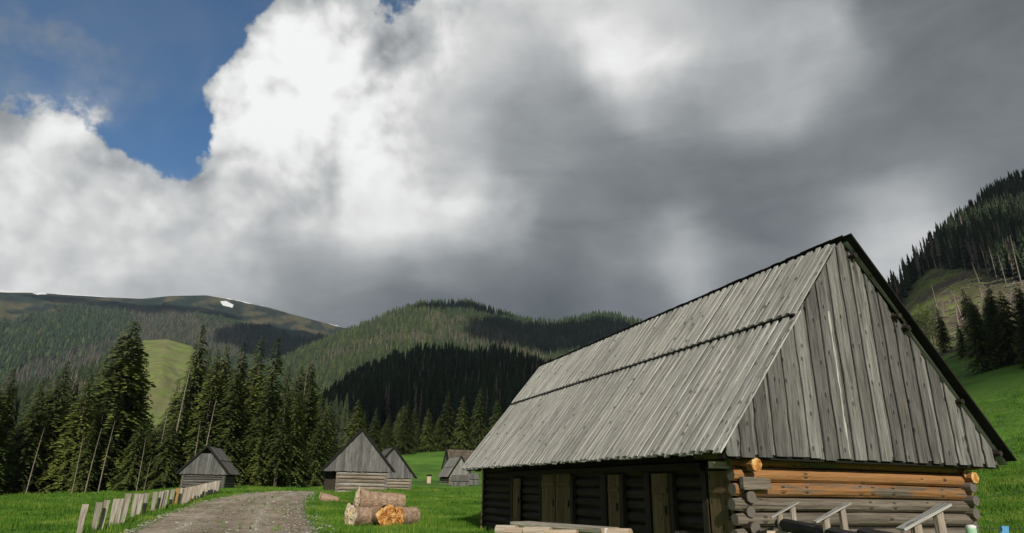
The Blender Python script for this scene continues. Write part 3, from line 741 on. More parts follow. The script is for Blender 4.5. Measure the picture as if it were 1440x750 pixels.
    # gable boards (near), vertical, board on board, trimmed to the slopes
    def gable(yp, sgn, joined=None):
        x = .10; k = 0
        while x < W-.16:
            w_ = random.uniform(.12, .19) if k % 2 else random.uniform(.17, .26); x1 = min(x+w_, W-.12); layer = k % 2
            off = yp + sgn*(.034 if layer == 0 else -.012) + sgn*0
            xa, xb = x-.02, x1+.02
            tp = lambda q: EZ+max(0., (min(q, W-q))*Hh/(W/2)-.005+(.055 if q < W/2-.05 else 0))
            zb = EZ-.07+random.uniform(-.03, .03)-(.0 if layer else .02)
            seed = random.uniform(0, 50); tone = random.random(); warm = random.uniform(.0, .42)
            nn = 6; vs = []; wc = []; fs = []
            tilt = random.uniform(-.02, .02)
            ledge = [random.uniform(-.015, .015) for _ in range(nn+1)]; redge = [random.uniform(-.015, .015) for _ in range(nn+1)]
            mids = [xa, xb]
            if xa < W/2 < xb: cols_ = [xa, W/2, xb]
            else: cols_ = [xa, xb]
            nc = len(cols_)
            for i in range(nn+1):
                for q, xx in enumerate(cols_):
                    e = ledge[i] if q == 0 else (redge[i] if q == nc-1 else 0)
                    if i == nn: e = 0
                    xq = xx+e
                    zt = tp(xq)
                    z = zb+(zt-zb)*i/nn
                    for t_ in (-.013, .013):
                        vs.append((xq, off+t_+(xx-xa)*tilt, z)); wc.append((xq-x+seed*3.1, z+seed*7.7, t_))
            ix = lambda i, q, t_: (i*nc+q)*2+t_
            for i in range(nn):
                for q in range(nc-1):
                    fs.append((ix(i, q, 0), ix(i, q+1, 0), ix(i+1, q+1, 0), ix(i+1, q, 0)))
                    fs.append((ix(i, q, 1), ix(i+1, q, 1), ix(i+1, q+1, 1), ix(i, q+1, 1)))
                fs.append((ix(i, 0, 0), ix(i+1, 0, 0), ix(i+1, 0, 1), ix(i, 0, 1)))
                fs.append((ix(i, nc-1, 0), ix(i, nc-1, 1), ix(i+1, nc-1, 1), ix(i+1, nc-1, 0)))
            for q in range(nc-1):
                fs.append((ix(0, q, 0), ix(0, q, 1), ix(0, q+1, 1), ix(0, q+1, 0)))
                fs.append((ix(nn, q, 0), ix(nn, q+1, 0), ix(nn, q+1, 1), ix(nn, q, 1)))
            if joined is None:
                mb = MB(); mb.add(vs, fs, wc, tone, 0, warm); mb.build('gable_board', 'gable', h)
            else: joined.add(vs, fs, wc, tone, 0, warm)
            x = x1; k += 1
    gable(.0, -1)
    jb = MB(); gable(L, 1, jb); jb.build('back_gable_board', 'gable', h, kind='stuff')
    # pale drip batten on the gable
    mb = MB(); bx = 2.95
    mb.prism((bx, -.045, EZ-.05), (bx, -.045, EZ+2.9), ex, ey, .030, .016, n=18, wob=.012, tone=1); mb.build('gable_batten', 'roof', h)
    # soffit beam under gable foot
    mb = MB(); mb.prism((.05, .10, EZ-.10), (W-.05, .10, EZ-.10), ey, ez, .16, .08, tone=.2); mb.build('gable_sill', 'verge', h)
    # log walls
    s = .75; xl, xr = s, W-s; yn, yf = .42, L-.75
    zc = [2.20, 1.96, 1.69, 1.43, 1.17, .90, .63, .36, .12]
    rr = [.10, .138, .124, .124, .122, .124, .124, .124, .124]
    for a_, b_, wd_, ln_ in (((xl, yn+.05, .05), (xl, yn+.05, 2.28), 0, 0),): pass
    mb = MB()
    mb.prism((W/2, yn+.03, .1), (W/2, yn+.03, 2.3), ex, ey, xr-xl-.04, .05, tone=.1); mb.prism((W/2, yf-.03, .1), (W/2, yf-.03, 2.3), ex, ey, xr-xl-.04, .05, tone=.1)
    mb.prism((xl+.03, (yn+yf)/2, .1), (xl+.03, (yn+yf)/2, 2.3), ey, ex, yf-yn-.2, .05, tone=.1); mb.prism((xr-.03, (yn+yf)/2, .1), (xr-.03, (yn+yf)/2, 2.3), ey, ex, yf-yn-.2, .05, tone=.1)
    mb.build('wall_lining', 'log_dark', h)
    warmth = [.62, .95, .58, .20, .10, .2, .1, .1, .1]; tones = [.45, .85, .55, .6, .55, .5, .5, .5, .5]
    for z, r_, wm, tn in zip(zc, rr, warmth, tones):
        log_part(h, (xl-.28+random.uniform(-.05, .04), yn, z), (xr+.16+random.uniform(-.05, .05), yn, z), r_, ['log', 'end_old'], warm=wm, tone=tn)
    for z, r_ in zip(zc, rr):
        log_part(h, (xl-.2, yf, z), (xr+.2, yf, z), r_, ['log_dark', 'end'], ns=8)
    for i, z in enumerate(zc):
        zz = z+.135
        if i == 0: zz = 2.30
        for xx, nm in ((xl, 0), (xr, 1)):
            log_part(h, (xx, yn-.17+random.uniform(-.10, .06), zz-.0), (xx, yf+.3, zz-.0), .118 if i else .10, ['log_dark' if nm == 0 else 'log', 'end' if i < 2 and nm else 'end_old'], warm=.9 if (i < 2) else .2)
    # squared corner block, peeled log ends and pale beam stub at the near left corner
    mb = MB(); mb.prism((xl-.20, yn-.20, 1.80), (xl+.42, yn-.20, 1.80), ez, ey, .235, .10, n=2, wob=.01, tone=.55, warm=.1, w2=.19); mb.build('corner_plank', 'log', h)
    mb = MB(); mb.tube([(xl+.0, yn-.42, 2.13), (xl, yn+.3, 2.13)], .125, 8, wob=.06, end_mi=1, warm=.95, tone=.9); mb.build('log_end', ['log', 'orange'], h)
    mb = MB(); mb.prism((xl-.62, yn+.1, 2.12), (xl-.1, yn+.1, 2.12), ez, ey, .12, .14, tone=.9, warm=.1); mb.build('beam_stub', 'pale', h)
    mb = MB(); mb.tube([(xr+.05, yn-.30, 2.02), (xr+.05, yn+.3, 2.02)], .125, 6, wob=.06, end_mi=1, warm=.95, tone=.9); mb.build('log_end', ['log', 'orange'], h)
    mb = MB(); mb.tube([(xl-.08, yn-.30, 2.335), (xl-.08, yn+1.3, 2.335)], .08, 8, end_mi=1, warm=.3, tone=.8); mb.build('plate_log', ['log', 'end'], h)
    mb = MB(); mb.tube([(xr+.18, yn-.35, 2.27), (xr+.18, yn+1.3, 2.27)], .085, 8, end_mi=1, warm=.9, tone=.8); mb.build('plate_log', ['log', 'end'], h)
    # eave purlin and rafters under the left eave
    mb = MB(); mb.tube([(.30, -.02, EZ+.13), (.30, L+.1, EZ+.13)], .09, 8); mb.build('eave_purlin', ['log_dark', 'end'], h)
    y = .9
    while y < L:
        mb = MB(); a = eL+ey*y+upL*.08-nL*.10; b = eL+ey*y+upL*1.6-nL*.10; mb.tube([a, b], .05, 6); mb.build('rafter', ['log_dark', 'end'], h); y += 1.35
    # doors and shutters on the long wall
    xw = xl-.155
    def leaf(y0, y1, z0, z1, nm, npl):
        d = empty(nm, (0, 0, 0)); d.parent = h
        wp = (y1-y0)/npl
        for k in range(npl):
            mb = MB(); mb.prism((xw-.03, y0+wp*(k+.5), z0), (xw-.03, y0+wp*(k+.5), z1), ey, ex, wp-.008, .035, n=2, wob=.003); mb.build('plank', 'door', d)
        mb = MB(); mb.prism((xw-.06, y0+.03, z0+.35), (xw-.06, y1-.03, z0+.35), ez, ex, .12, .03); mb.build('batten', 'door', d)
        mb = MB(); mb.prism((xw-.06, y0+.03, z1-.35), (xw-.06, y1-.03, z1-.35), ez, ex, .12, .03); mb.build('batten', 'door', d)
        mb = MB(); mb.prism((xw-.075, y0+.09, 1.15), (xw-.075, y0+.09, 1.33), ey, ex, .04, .03); mb.build('latch', 'iron', d)
    def jamb(y0, y1, z1=2.0):
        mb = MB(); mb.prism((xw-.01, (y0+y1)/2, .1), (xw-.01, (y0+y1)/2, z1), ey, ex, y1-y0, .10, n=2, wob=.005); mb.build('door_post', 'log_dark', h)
    for y0, y1, z0, z1, nm, n in ((11.74, 12.44, .25, 1.95, 'door', 3), (7.67, 8.70, .15, 2.12, 'door', 5), (8.76, 9.81, .15, 2.12, 'door', 5), (4.82, 5.40, .2, 2.0, 'door', 3), (2.66, 3.31, .2, 2.0, 'door', 3), (.52, 1.21, .15, 2.02, 'door', 3)):
        leaf(y0, y1, z0, z1, nm, n)
    for y0, y1 in ((5.5, 5.80), (3.40, 3.62), (1.28, 1.45), (12.5, 12.7), (9.86, 10.0), (7.5, 7.62), (4.62, 4.78), (2.46, 2.6)): jamb(y0, y1)
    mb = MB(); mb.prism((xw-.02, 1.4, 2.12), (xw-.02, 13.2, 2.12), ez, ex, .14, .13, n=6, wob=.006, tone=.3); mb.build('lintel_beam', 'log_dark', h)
    # dark floor inside closes the view
    mb = MB(); mb.prism((W/2, yn+.2, .06), (W/2, yf-.2, .06), ex, ez, W-2*s-.2, .1); mb.build('floor', 'log_dark', h)
    return h, P0, th
HUT, HP0, HTH = main_hut()
def hut_world(x, y, z):
    c, s = math.cos(HTH), math.sin(HTH); return np.array([HP0[0]+c*x-s*y, HP0[1]+s*x+c*y, z])

def small_hut(name, label, P0, th, W, L, EZ, Hh, s=.45, rows=5, rp=.25, tiers=2, bw=.22, front=.3, s_left=None, porch=False, wmat='far_board', rmat='far_roof', lmat='far_log', warm=.4, hatch=False, individual=False, cat='hut', split_left=True):
    h = empty(name, P0, th); tag(h, label, cat)
    ex = np.array([1., 0, 0]); ey = np.array([0, 1., 0]); ez = np.array([0, 0, 1.])
    sl = math.hypot(W/2, Hh); ups = {'L': np.array([W/2, 0, Hh])/sl, 'R': np.array([-W/2, 0, Hh])/sl}
    nrm = {'L': np.array([-Hh, 0, W/2])/sl, 'R': np.array([Hh, 0, W/2])/sl}; eb = {'L': ez*EZ, 'R': ez*EZ+ex*W}
    for side in 'LR':
        up, nn, e = ups[side], nrm[side], eb[side]; j = MB()
        for t in range(tiers):
            y = 0
            while y < L:
                w_ = bw*random.uniform(.85, 1.15)
                j.prism(e+ey*(y+w_/2)+up*(sl*t/tiers-.05+random.uniform(-.03, .03))+nn*(.03+.05*t+random.choice((0, .022))), e+ey*(y+w_/2)+up*(sl*(t+1)/tiers+(.04 if t < tiers-1 else .0))+nn*(.03+.05*t+.0), ey, nn, w_-.01, .025); y += w_
        j.build('roof_board', rmat, h, kind='stuff')
        mb = MB(); mb.prism(e+ey*-.10+up*-.12+nn*.05, e+ey*-.10+up*(sl+(.16 if side == 'R' else .04))+nn*.05, ey, nn, .14, .17, tone=.2); mb.build('verge_board', 'verge', h)
    mb = MB(); mb.prism((W/2+.03, -.05, EZ+Hh+.07), (W/2+.03, L+.05, EZ+Hh+.07), ex, ez, .12, .06, tone=.2); mb.build('ridge_cap', 'verge', h)
    for yp in (.04, L-.04):
        x = .06; j = MB(); k = 0; jo = []
        while x < W-.06:
            w_ = bw*random.uniform(.85, 1.15); x1 = min(x+w_, W-.04); off = yp+(.014 if k % 2 else -.014)*(1 if yp > 1 else 1)
            tp = lambda q: EZ+max(.0, min(q, W-q)*Hh/(W/2)-.03)
            zb = EZ-.06+random.uniform(-.03, .02); sd = random.uniform(0, 50); tn = random.random(); wm = random.random()
            cs = [x, W/2, x1] if x < W/2 < x1 else [x, x1]
            if hatch and yp < 1:
                zmax = EZ+Hh-.62
                tp2 = lambda q: min(tp(q), zmax)
            else: tp2 = tp
            vs = []; wc = []
            for z_ in (0, 1):
                for c_ in cs:
                    z = zb if z_ == 0 else tp2(c_)
                    for t_ in (-.012, .012): vs.append((c_, off+t_, z)); wc.append((c_+sd*3.1, z+sd*7.7, t_))
            nc = len(cs); fs = []
            ix = lambda i, q, t_: (i*nc+q)*2+t_
            for q in range(nc-1):
                fs += [(ix(0, q, 0), ix(0, q+1, 0), ix(1, q+1, 0), ix(1, q, 0)), (ix(0, q, 1), ix(1, q, 1), ix(1, q+1, 1), ix(0, q+1, 1))]
            fs += [(ix(0, 0, 0), ix(1, 0, 0), ix(1, 0, 1), ix(0, 0, 1)), (ix(0, nc-1, 0), ix(0, nc-1, 1), ix(1, nc-1, 1), ix(1, nc-1, 0))]
            j.add(vs, fs, wc, tn, 0, wm); x = x1; k += 1
        j.build('gable_board', wmat, h, kind='stuff')
    xl, xr, yn, yf = (s_left or s), W-s, front, L-.35
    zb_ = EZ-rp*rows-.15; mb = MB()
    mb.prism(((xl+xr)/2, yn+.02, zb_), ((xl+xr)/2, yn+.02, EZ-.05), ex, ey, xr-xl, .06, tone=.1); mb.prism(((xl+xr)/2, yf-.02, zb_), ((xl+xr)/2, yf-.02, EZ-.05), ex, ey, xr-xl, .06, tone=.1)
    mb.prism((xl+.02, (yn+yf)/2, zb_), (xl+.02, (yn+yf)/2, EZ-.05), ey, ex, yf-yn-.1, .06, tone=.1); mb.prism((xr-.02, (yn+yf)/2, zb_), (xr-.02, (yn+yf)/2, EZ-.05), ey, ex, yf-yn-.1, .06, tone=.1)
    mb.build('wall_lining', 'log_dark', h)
    if porch:  # dark boards added to stand for the deep shade under the left eave
        for k in range(5):
            x_ = .36+k*.21; mb = MB(); mb.prism((x_, yn+.9, zb_-.2), (x_, yn+.9, EZ-.02), ex, ey, .205, .05); mb.build('porch_shade_board', 'log_dark', h)
        for k in range(12):
            y_ = 1.3+k*.42; mb = MB(); mb.prism((.32, y_, zb_-.1), (.32, y_, EZ-.02), ey, ex, .41, .05); mb.build('porch_shade_board', 'log_dark', h)
    for i in range(rows):
        z = EZ-.08-rp*(i+.5)
        for yy in (yn, yf): log_part(h, (xl-.15, yy, z), (xr+.15, yy, z), rp*.455, [lmat, 'end_old'], ns=8, warm=random.random()*warm*2 if yy == yn else 0)
        for xx in (xl, xr): log_part(h, (xx, yn-.15, z-rp*.5), (xx, yf+.15, z-rp*.5), rp*.455, [lmat, 'end_old'], ns=8, warm=.2)
    if s > .3:
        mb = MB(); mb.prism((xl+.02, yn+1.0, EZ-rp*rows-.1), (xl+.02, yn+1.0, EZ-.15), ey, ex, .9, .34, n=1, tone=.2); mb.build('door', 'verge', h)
    return h
def place_gable(x, y_eave, dep, W, th, EZ):
    """hut origin so that the left near eave corner sits at pixel x, y_eave at the given depth"""
    P = at_depth(x, y_eave, dep); return (P[0], P[1], P[2]-EZ)
# hut behind the log pile
P = place_gable(453.5, 661, 54, 5.9, R_(16), 2.2)
small_hut('plank_gable_hut', 'grey log hut with pointed plank gable directly behind the pile of cut logs', P, R_(16), 5.95, 7.0, 2.2, 3.40, s=.62, rows=6, rp=.30, bw=.24, warm=.45, s_left=1.32, porch=True)
P = place_gable(517, 671, 66, 5, R_(20), 2.0)
small_hut('plank_gable_hut', 'narrower grey hut half hidden behind the hut by the log pile', P, R_(20), 5.0, 6.0, 2.0, 3.0, s=.5, rows=5, rp=.30, bw=.24, warm=.9)
P = place_gable(250, 665.5, 60, 4.4, R_(8), 1.75)
small_hut('plank_gable_hut', 'small dark log hut at the forest edge beside the palings and gravel track', P, R_(8), 4.55, 4.2, 1.75, 2.45, s=.45, rows=7, rp=.24, bw=.2, hatch=True, wmat='far_board', lmat='far_roof', warm=.0)
P = place_gable(631, 670.5, 92, 3.5, R_(30), 1.35)
small_hut('plank_gable_hut', 'little pale hut with short roof standing in front of the brown barn', P, R_(26), 3.6, 4.4, 1.35, 2.75, s=.3, rows=4, rp=.3, bw=.25, rmat='pale_board', wmat='pale_board', warm=.2)
P = place_gable(621, 663, 128, 6, R_(-72), 1.3)
small_hut('shingled_barn', 'brown barn with long shingled roof, farthest building on the meadow', P, R_(-66), 5.2, 17.5, 1.4, 3.8, s=.4, rows=4, rp=.33, tiers=8, bw=.3, rmat='shingle', warm=.2, cat='barn')
def crate(name, label, px, py, dep, w, d, hh, th, roofm='far_roof'):
    P = at_depth(px, py, dep); h = empty(name, (P[0], P[1], P[2]), th); tag(h, label, 'shed')
    n = int(w/.25)
    for k in range(n):
        mb = MB(); mb.prism((w*(k+.5)/n, 0, 0), (w*(k+.5)/n, 0, hh), (1, 0, 0), (0, 1, 0), w/n-.01, .04); mb.build('wall_board', 'far_board', h)
    mb = MB()
    for xx in (0.02, w-.02): mb.prism((xx, d/2, 0), (xx, d/2, hh), (0, 1, 0), (1, 0, 0), d, .04)
    mb.prism((w/2, d, 0), (w/2, d, hh+.4), (1, 0, 0), (0, 1, 0), w, .04); mb.build('side_wall', 'far_roof', h)
    up = np.array([0, d, .7]); up = up/np.linalg.norm(up); nn = np.array([0, -up[2], up[1]])
    n = int(w/.22)
    for k in range(n):
        mb = MB(); mb.prism(np.array([w*(k+.5)/n, -.15, hh-.03])+nn*.02, np.array([w*(k+.5)/n, -.15, hh-.03])+up*(d+.4)+nn*.02, (1, 0, 0), nn, w/n+.02, .03); mb.build('roof_board', roofm, h)
crate('lean_to_shed', 'low lean-to with mossy board roof against the little pale hut', 634, 684.5, 88, 2.5, 1.2, .75, R_(4))
crate('lean_to_shed', 'second low grey lean-to at the right of the little pale hut', 657, 682, 90, 1.6, 1.2, .8, R_(8), 'far_board')
# small box on the slope
P = on_col(603, 96); P = hit(603, 680)
h = empty('wooden_box', P, .1); tag(h, 'small pale wooden box with dark lid standing alone on the meadow', 'box')
sc_ = np.linalg.norm(P[:2])/900
mb = MB(); mb.prism((0, 0, 0), (0, 0, 9*sc_), (1, 0, 0), (0, 1, 0), 5*sc_, 5*sc_, tone=.9); mb.build('box_body', 'pale', h)
mb = MB(); mb.prism((0, 0, 9*sc_), (0, 0, 11*sc_), (1, 0, 0), (0, 1, 0), 6.5*sc_, 6.5*sc_); mb.build('lid', 'verge', h)

# ------------------------------------------------------------------ pile of big cut logs
def big_log(label, A, B, r0, r1, flareA=0, flareB=0, matA='orange', matB='end', sq=1.0, ns=20, lobes=3):
    A = np.array(A, float); B = np.array(B, float)
    o = empty('felled_log', A*.5+B*.5-np.array([0, 0, (r0+r1)/2]), 0); tag(o, label, 'log', 'felled spruce logs in the pile')
    base = np.array(o.location); A = A-base; B = B-base
    mb = MB(); n = 9; pts = [A+(B-A)*i/n for i in range(n+1)]
    rad = [r0+(r1-r0)*i/n for i in range(n+1)]
    rad = [r*(1+.04*math.sin(i*2.1)) for i, r in enumerate(rad)]
    rad[0] *= 1+flareA; rad[1] *= 1+flareA*.7; rad[2] *= 1+flareA*.25
    rad[-1] *= 1+flareB; rad[-2] *= 1+flareB*.7; rad[-3] *= 1+flareB*.25
    mb.tube(pts, rad, ns, wob=.035, caps=False); mb.build('bark', 'bark', o, smooth=True)
    d = (B-A)/np.linalg.norm(B-A); up = np.array([0, 0, 1.]); sx = np.cross(d, up); sx /= np.linalg.norm(sx); sz = np.cross(sx, d)
    for P_, r_, fl, mt, sg in ((A, rad[0], flareA, matA, -1), (B, rad[-1], flareB, matB, 1)):
        mb = MB(); vs = [P_+d*sg*(.10 if fl else .01)]; wc = [(0, 0, 0)]; N = 28; ph = random.uniform(0, 6)
        for ring in (0.35, .7, 1.0):
            for k in range(N):
                a = 2*math.pi*k/N
                lob = 1+(fl*.55)*(math.sin(lobes*a+ph)+.5*math.sin((lobes*2+1)*a))*ring
                rr = r_*ring*lob*(1+random.uniform(-.05, .05)*(1 if fl else .2))
                dz = sg*(random.uniform(-.03, .11) if fl else .005)*(1.1-ring)
                v = P_+sx*rr*math.cos(a)+sz*rr*math.sin(a)+d*(dz+sg*.01); vs.append(v); wc.append((rr*math.cos(a), dz*3, rr*math.sin(a)))
        fs = [(0, 1+k, 1+(k+1) % N) for k in range(N)]
        for q in (0, 1):
            for k in range(N): fs.append((1+q*N+k, 1+(q+1)*N+k, 1+(q+1)*N+(k+1) % N, 1+q*N+(k+1) % N))
        mb.add(vs, fs, wc); mb.build('cut_end', mt, o)
PB = hit(536, 741)-np.array([0, 0, .05])
d0 = np.hypot(PB[0], PB[1]); g0 = PB[2]
vdir = np.array([PB[0], PB[1], 0])/d0; rdir = np.array([vdir[1], -vdir[0], 0])
def lp(px, away, z):    # px: pixels to the right of x=536 at the pile, away: metres, z: height
    return PB+rdir*((px-536)/900*d0*1.03)+vdir*away+np.array([0, 0, z])
M['pale_split'] = M['orange'].copy(); M['pale_split'].name = 'pale_split_root_wood'
_r = [n for n in M['pale_split'].node_tree.nodes if n.type == 'VALTORGB'][0].color_ramp
for e, c in zip(_r.elements, [(.30, .17, .08), (.55, .40, .24), (.68, .56, .40), (.78, .70, .56)]): e.color = (*c, 1)
big_log('topmost big log lying across the back of the pile, pale cut end at left', lp(503, 1.3, 1.08), lp(562, 2.0, .97), .40, .37, .22, 0, 'pale_split', 'end', lobes=2)
big_log('short stubby log at the left of the pile with pale torn root end', lp(497, .5, .42), lp(522, 1.0, .40), .42, .38, .25, 0, 'pale_split', 'end', lobes=3)
big_log('front log of the pile with bright orange torn end facing the track', lp(542, -.15, .46), lp(520, 1.9, .46), .37, .35, .22, 0, 'orange', 'end', lobes=4)
big_log('right log of the pile, brown bark and blunt end pointing to the hut', lp(556, .35, .42), lp(577, 1.0, .44), .40, .38, .05, 0, 'orange', 'end')
# little log stub and plank left of the hut
P = hit(458, 708)
o = empty('log_stub', P, 0); tag(o, 'small pale split log stub lying in grass left of the log pile', 'log')
mb = MB(); mb.tube([(-.35, 0, .33), (.1, .1, .28), (.75, .25, .16)], [.33, .30, .20], 12, wob=.08, caps=False); mb.build('bark', 'bark', o, True)
mb = MB(); mb.tube([(-.37, 0, .33), (-.33, 0, .33)], .31, 12, wob=.15, mi=0); mb.build('cut_end', 'pale_split', o)
P = hit(483, 707)
o = empty('fallen_plank', P, 0); tag(o, 'thin orange plank lying in the grass before the hut', 'plank')
mb = MB(); mb.prism((-.9, 0, .12), (.7, .15, .08), (0, 1, 0), (0, 0, 1), .3, .1, n=3, wob=.03, warm=.9); mb.build('plank', 'post_new', o)
# ------------------------------------------------------------------ palings along the track
PAL = [  # px at base, base y, top y, width px, note
 (110,754,713,8,'leftmost weathered paling of the row, standing alone'),
 (131,748,710,8,'thick paling, left of a close pair, second from the left end of the row'),
 (140,747,707,7,'tall paling, right of a close pair, third from the left end of the row'),
 (154,743,705,7,'wide short paling, fourth from the left end of the row'),
 (163,740,704.5,7,'paling with slanting top, fifth from the left end of the row'),
 (171,737,697.5,8,'tallest weathered paling before the first wide gap, sixth from left'),
 (185,729,697,7,'blackened-foot paling just after the first wide gap'),
 (193,725.5,697,7,'grey paling in the middle of the close three after the first wide gap'),
 (202,723.5,696,6,'pale paling at the right of the close three after the first wide gap'),
 (214,719.5,694,7,'lone upright paling half way along the row'),
 (222.5,718,693,6,'left paling of a tight cluster half way along the row'),
 (227,717.5,692,4.5,'narrow middle paling of the tight cluster half way along the row'),
 (230.5,717,691.5,4.5,'right paling of the tight cluster half way along the row'),
 (238.5,715,690,6,'grey paling just left of the fresh yellow paling'),
 (245,714,688.8,5.5,'fresh yellow wooden paling, the only bright one in the row'),
 (250.5,712.5,688.5,5.5,'grey paling just right of the fresh yellow paling')]
for bx, by, ty, wpx, note in PAL:
    B = hit(bx, by); dist = np.hypot(B[0], B[1]); dep = (B-CAM)@FW
    hh = (by-ty)/FOC*dep*1.02; w_ = wpx/FOC*dep
    o = MB(); lean = random.uniform(-.03, .03)
    rz = math.atan2(B[0], B[1])
    wd = np.array([math.cos(-rz+.12), math.sin(-rz+.12), 0]); nd = np.array([-wd[1], wd[0], 0])
    o.prism((0, 0, -.25), (lean*hh, random.uniform(-.02, .04), hh), wd, nd, w_*.60, .07, n=4, wob=.008, w2=w_*random.uniform(.9, 1.05), warm=.3)
    ob = o.build('paling', 'post_new' if 'yellow wooden' in note else 'post'); ob.location = B
    tag(ob, note, 'fence post', 'palings along the gravel track')
f = empty('plank_fence', hit(278, 703), 0); tag(f, 'close-set weathered plank fence running up to the small dark hut', 'fence')
fb = np.array(f.location)
for i in range(13):
    t = i/12; bx = 256+(305-256)*t; by = 712+(692.5-712)*t**.8; ty = 688+(677-688)*t
    B = hit(bx, by); dep = (B-CAM)@FW; hh = (by-ty)/FOC*dep; w_ = 5.2*(1-.3*t)/FOC*dep; mb = MB()
    mb.prism(B-fb+np.array([0, 0, -.2]), B-fb+np.array([random.uniform(-.02, .02), 0, hh]), (.93, .37, 0), (-.37, .93, 0), w_, .06, n=3, wob=.01); mb.build('fence_plank', 'post', f)
a_, b_ = hit(256, 705)-fb, hit(305, 689.5)-fb
mb = MB(); mb.tube([a_+np.array([0, .12, .55]), b_+np.array([0, .12, .55])], .045, 6); mb.build('rail', 'post', f)

# ------------------------------------------------------------------ roofed rail fence at bottom right
A = at_depth(1098, 724, 11.3); B = at_depth(1310, 745, 5.9)
fd = B-A; FL = math.hypot(fd[0], fd[1]); fx = fd/np.linalg.norm(fd); side = np.array([-fx[1], fx[0], 0]); side = side/np.linalg.norm(side)
if side[0] < 0: side = -side
fo = empty('roofed_rail_fence', (A[0], A[1], H1(A[0], A[1])), 0); tag(fo, 'rail fence of blackened poles with small sloping cap boards before the hut', 'fence')
fb = np.array(fo.location)
zr = A[2]-.15
for (t0, t1, nm) in ((-.02, .78, 0), (.70, 1.12, 1)):
    a = A+fd*t0; b = A+fd*t1; a[2] = zr+.0+.05*nm; b[2] = zr-.02+.05*nm
    a = a+side*(.0); b = b+side*(.0)
    mb = MB(); n = 6; mb.tube([a+(b-a)*i/n-fb for i in range(n+1)], [.105*random.uniform(.93, 1.07) for _ in range(n+1)], 9, wob=.05, end_mi=1); mb.build('rail', ['char', 'end'], fo)
a = A+fd*-.02; b = A+fd*1.1; a[2] = b[2] = .75
mb = MB(); mb.tube([a-fb, b-fb], .08, 8, end_mi=1); mb.build('rail', ['char', 'end'], fo)
for (pxl, pyl, pxr, pyr, dep, wd_) in ((1086, 727, 1120, 707.5, 11.1, .17), (1148, 733, 1191, 709, 8.7, .19), (1270, 743, 1328, 711, 6.35, .20)):
    lo = at_depth(pxl, pyl, dep); hi = at_depth(pxr, pyr, dep+.12)
    mb = MB(); up = (hi-lo)/np.linalg.norm(hi-lo); wdv = fx.copy(); wdv[2] = 0; wdv /= np.linalg.norm(wdv); nn = np.cross(up, wdv); nn = nn if nn[2] > 0 else -nn
    mb.prism(lo-up*.03-fb, hi+up*.03-fb, wdv, nn, wd_, .024, n=3, wob=.006, tone=.8, warm=.1); cb = mb.build('cap_board', 'roof', fo)
    for q, off in ((.27, 0), (.80, 0)):
        top = lo+(hi-lo)*q-nn*.02; bot = np.array([top[0], top[1], .0]); mb = MB()
        mb.tube([bot-fb, (bot+top)/2-fb, top-fb], [.058, .054, .052], 8, wob=.05, end_mi=1, tone=.6, warm=.6); mb.build('post', ['post', 'end'], fo)
    mid = lo+(hi-lo)*.5; mid[2] = zr-.18
    for q in (-.05, .55):
        p = lo+(hi-lo)*q; p[2] = zr-.14-.02*q; mb = MB(); mb.tube([p-side*.10-fb+wdv*.02, p+side*.20-fb+wdv*.02], .035, 8, end_mi=1, tone=.9); mb.build('peg', ['pale', 'end'], fo)
# cloth and mint pot at the right corner
P = at_depth(1365, 744, 10.5)
o = empty('mint_pot', (P[0], P[1], P[2]-.09), 0); tag(o, 'small pale mint plastic pot with white cloth at the right hut corner', 'pot')
mb = MB(); mb.tube([(0, 0, -.05), (0, 0, .05), (0, 0, .10)], [.07, .08, .085], 12); mb.build('pot', 'plastic_mint', o, True)
mb = MB(); mb.tube([(0, 0, .09), (.01, 0, .11), (.0, 0, .13), (-.01, 0, .15)], [.07, .08, .07, .04], 9, wob=.15); mb.build('cloth', 'cloth', o, True)
mb = MB(); mb.tube([(0, 0, -1.25), (0, 0, -.05)], .05, 8); mb.build('stake', 'post', o)
A2 = at_depth(1368, 742, 11.0); B2 = at_depth(1470, 741, 11.5); o = empty('wire_fence', (A2[0], A2[1], 0), 0); tag(o, 'thin wire strand stretched from the hut corner across the meadow', 'wire')
fb = np.array(o.location); mb = MB(); mb.tube([A2-fb, A2*.5+B2*.5-fb+np.array([0, 0, -.03]), B2-fb], .006, 5); mb.build('wire', 'wire', o)
for q in (0, 1):
    p = (A2, B2)[q]; mb = MB(); mb.tube([np.array([p[0], p[1], 0])-fb, p-fb+np.array([0, 0, .04])], .02, 6); mb.build('stake', 'iron', o)
P = at_depth(1412, 746, 11.2)
o = MB(); o.prism((-.05, 0, -.14), (.03, 0, .07), (1, 0, 0), (0, 1, 0), .13, .05, n=3, wob=.02); ob = o.build('blue_wire_tag', 'plastic_blue'); ob.location = P; tag(ob, 'blue plastic tag hanging on the wire at the lower right', 'tag')

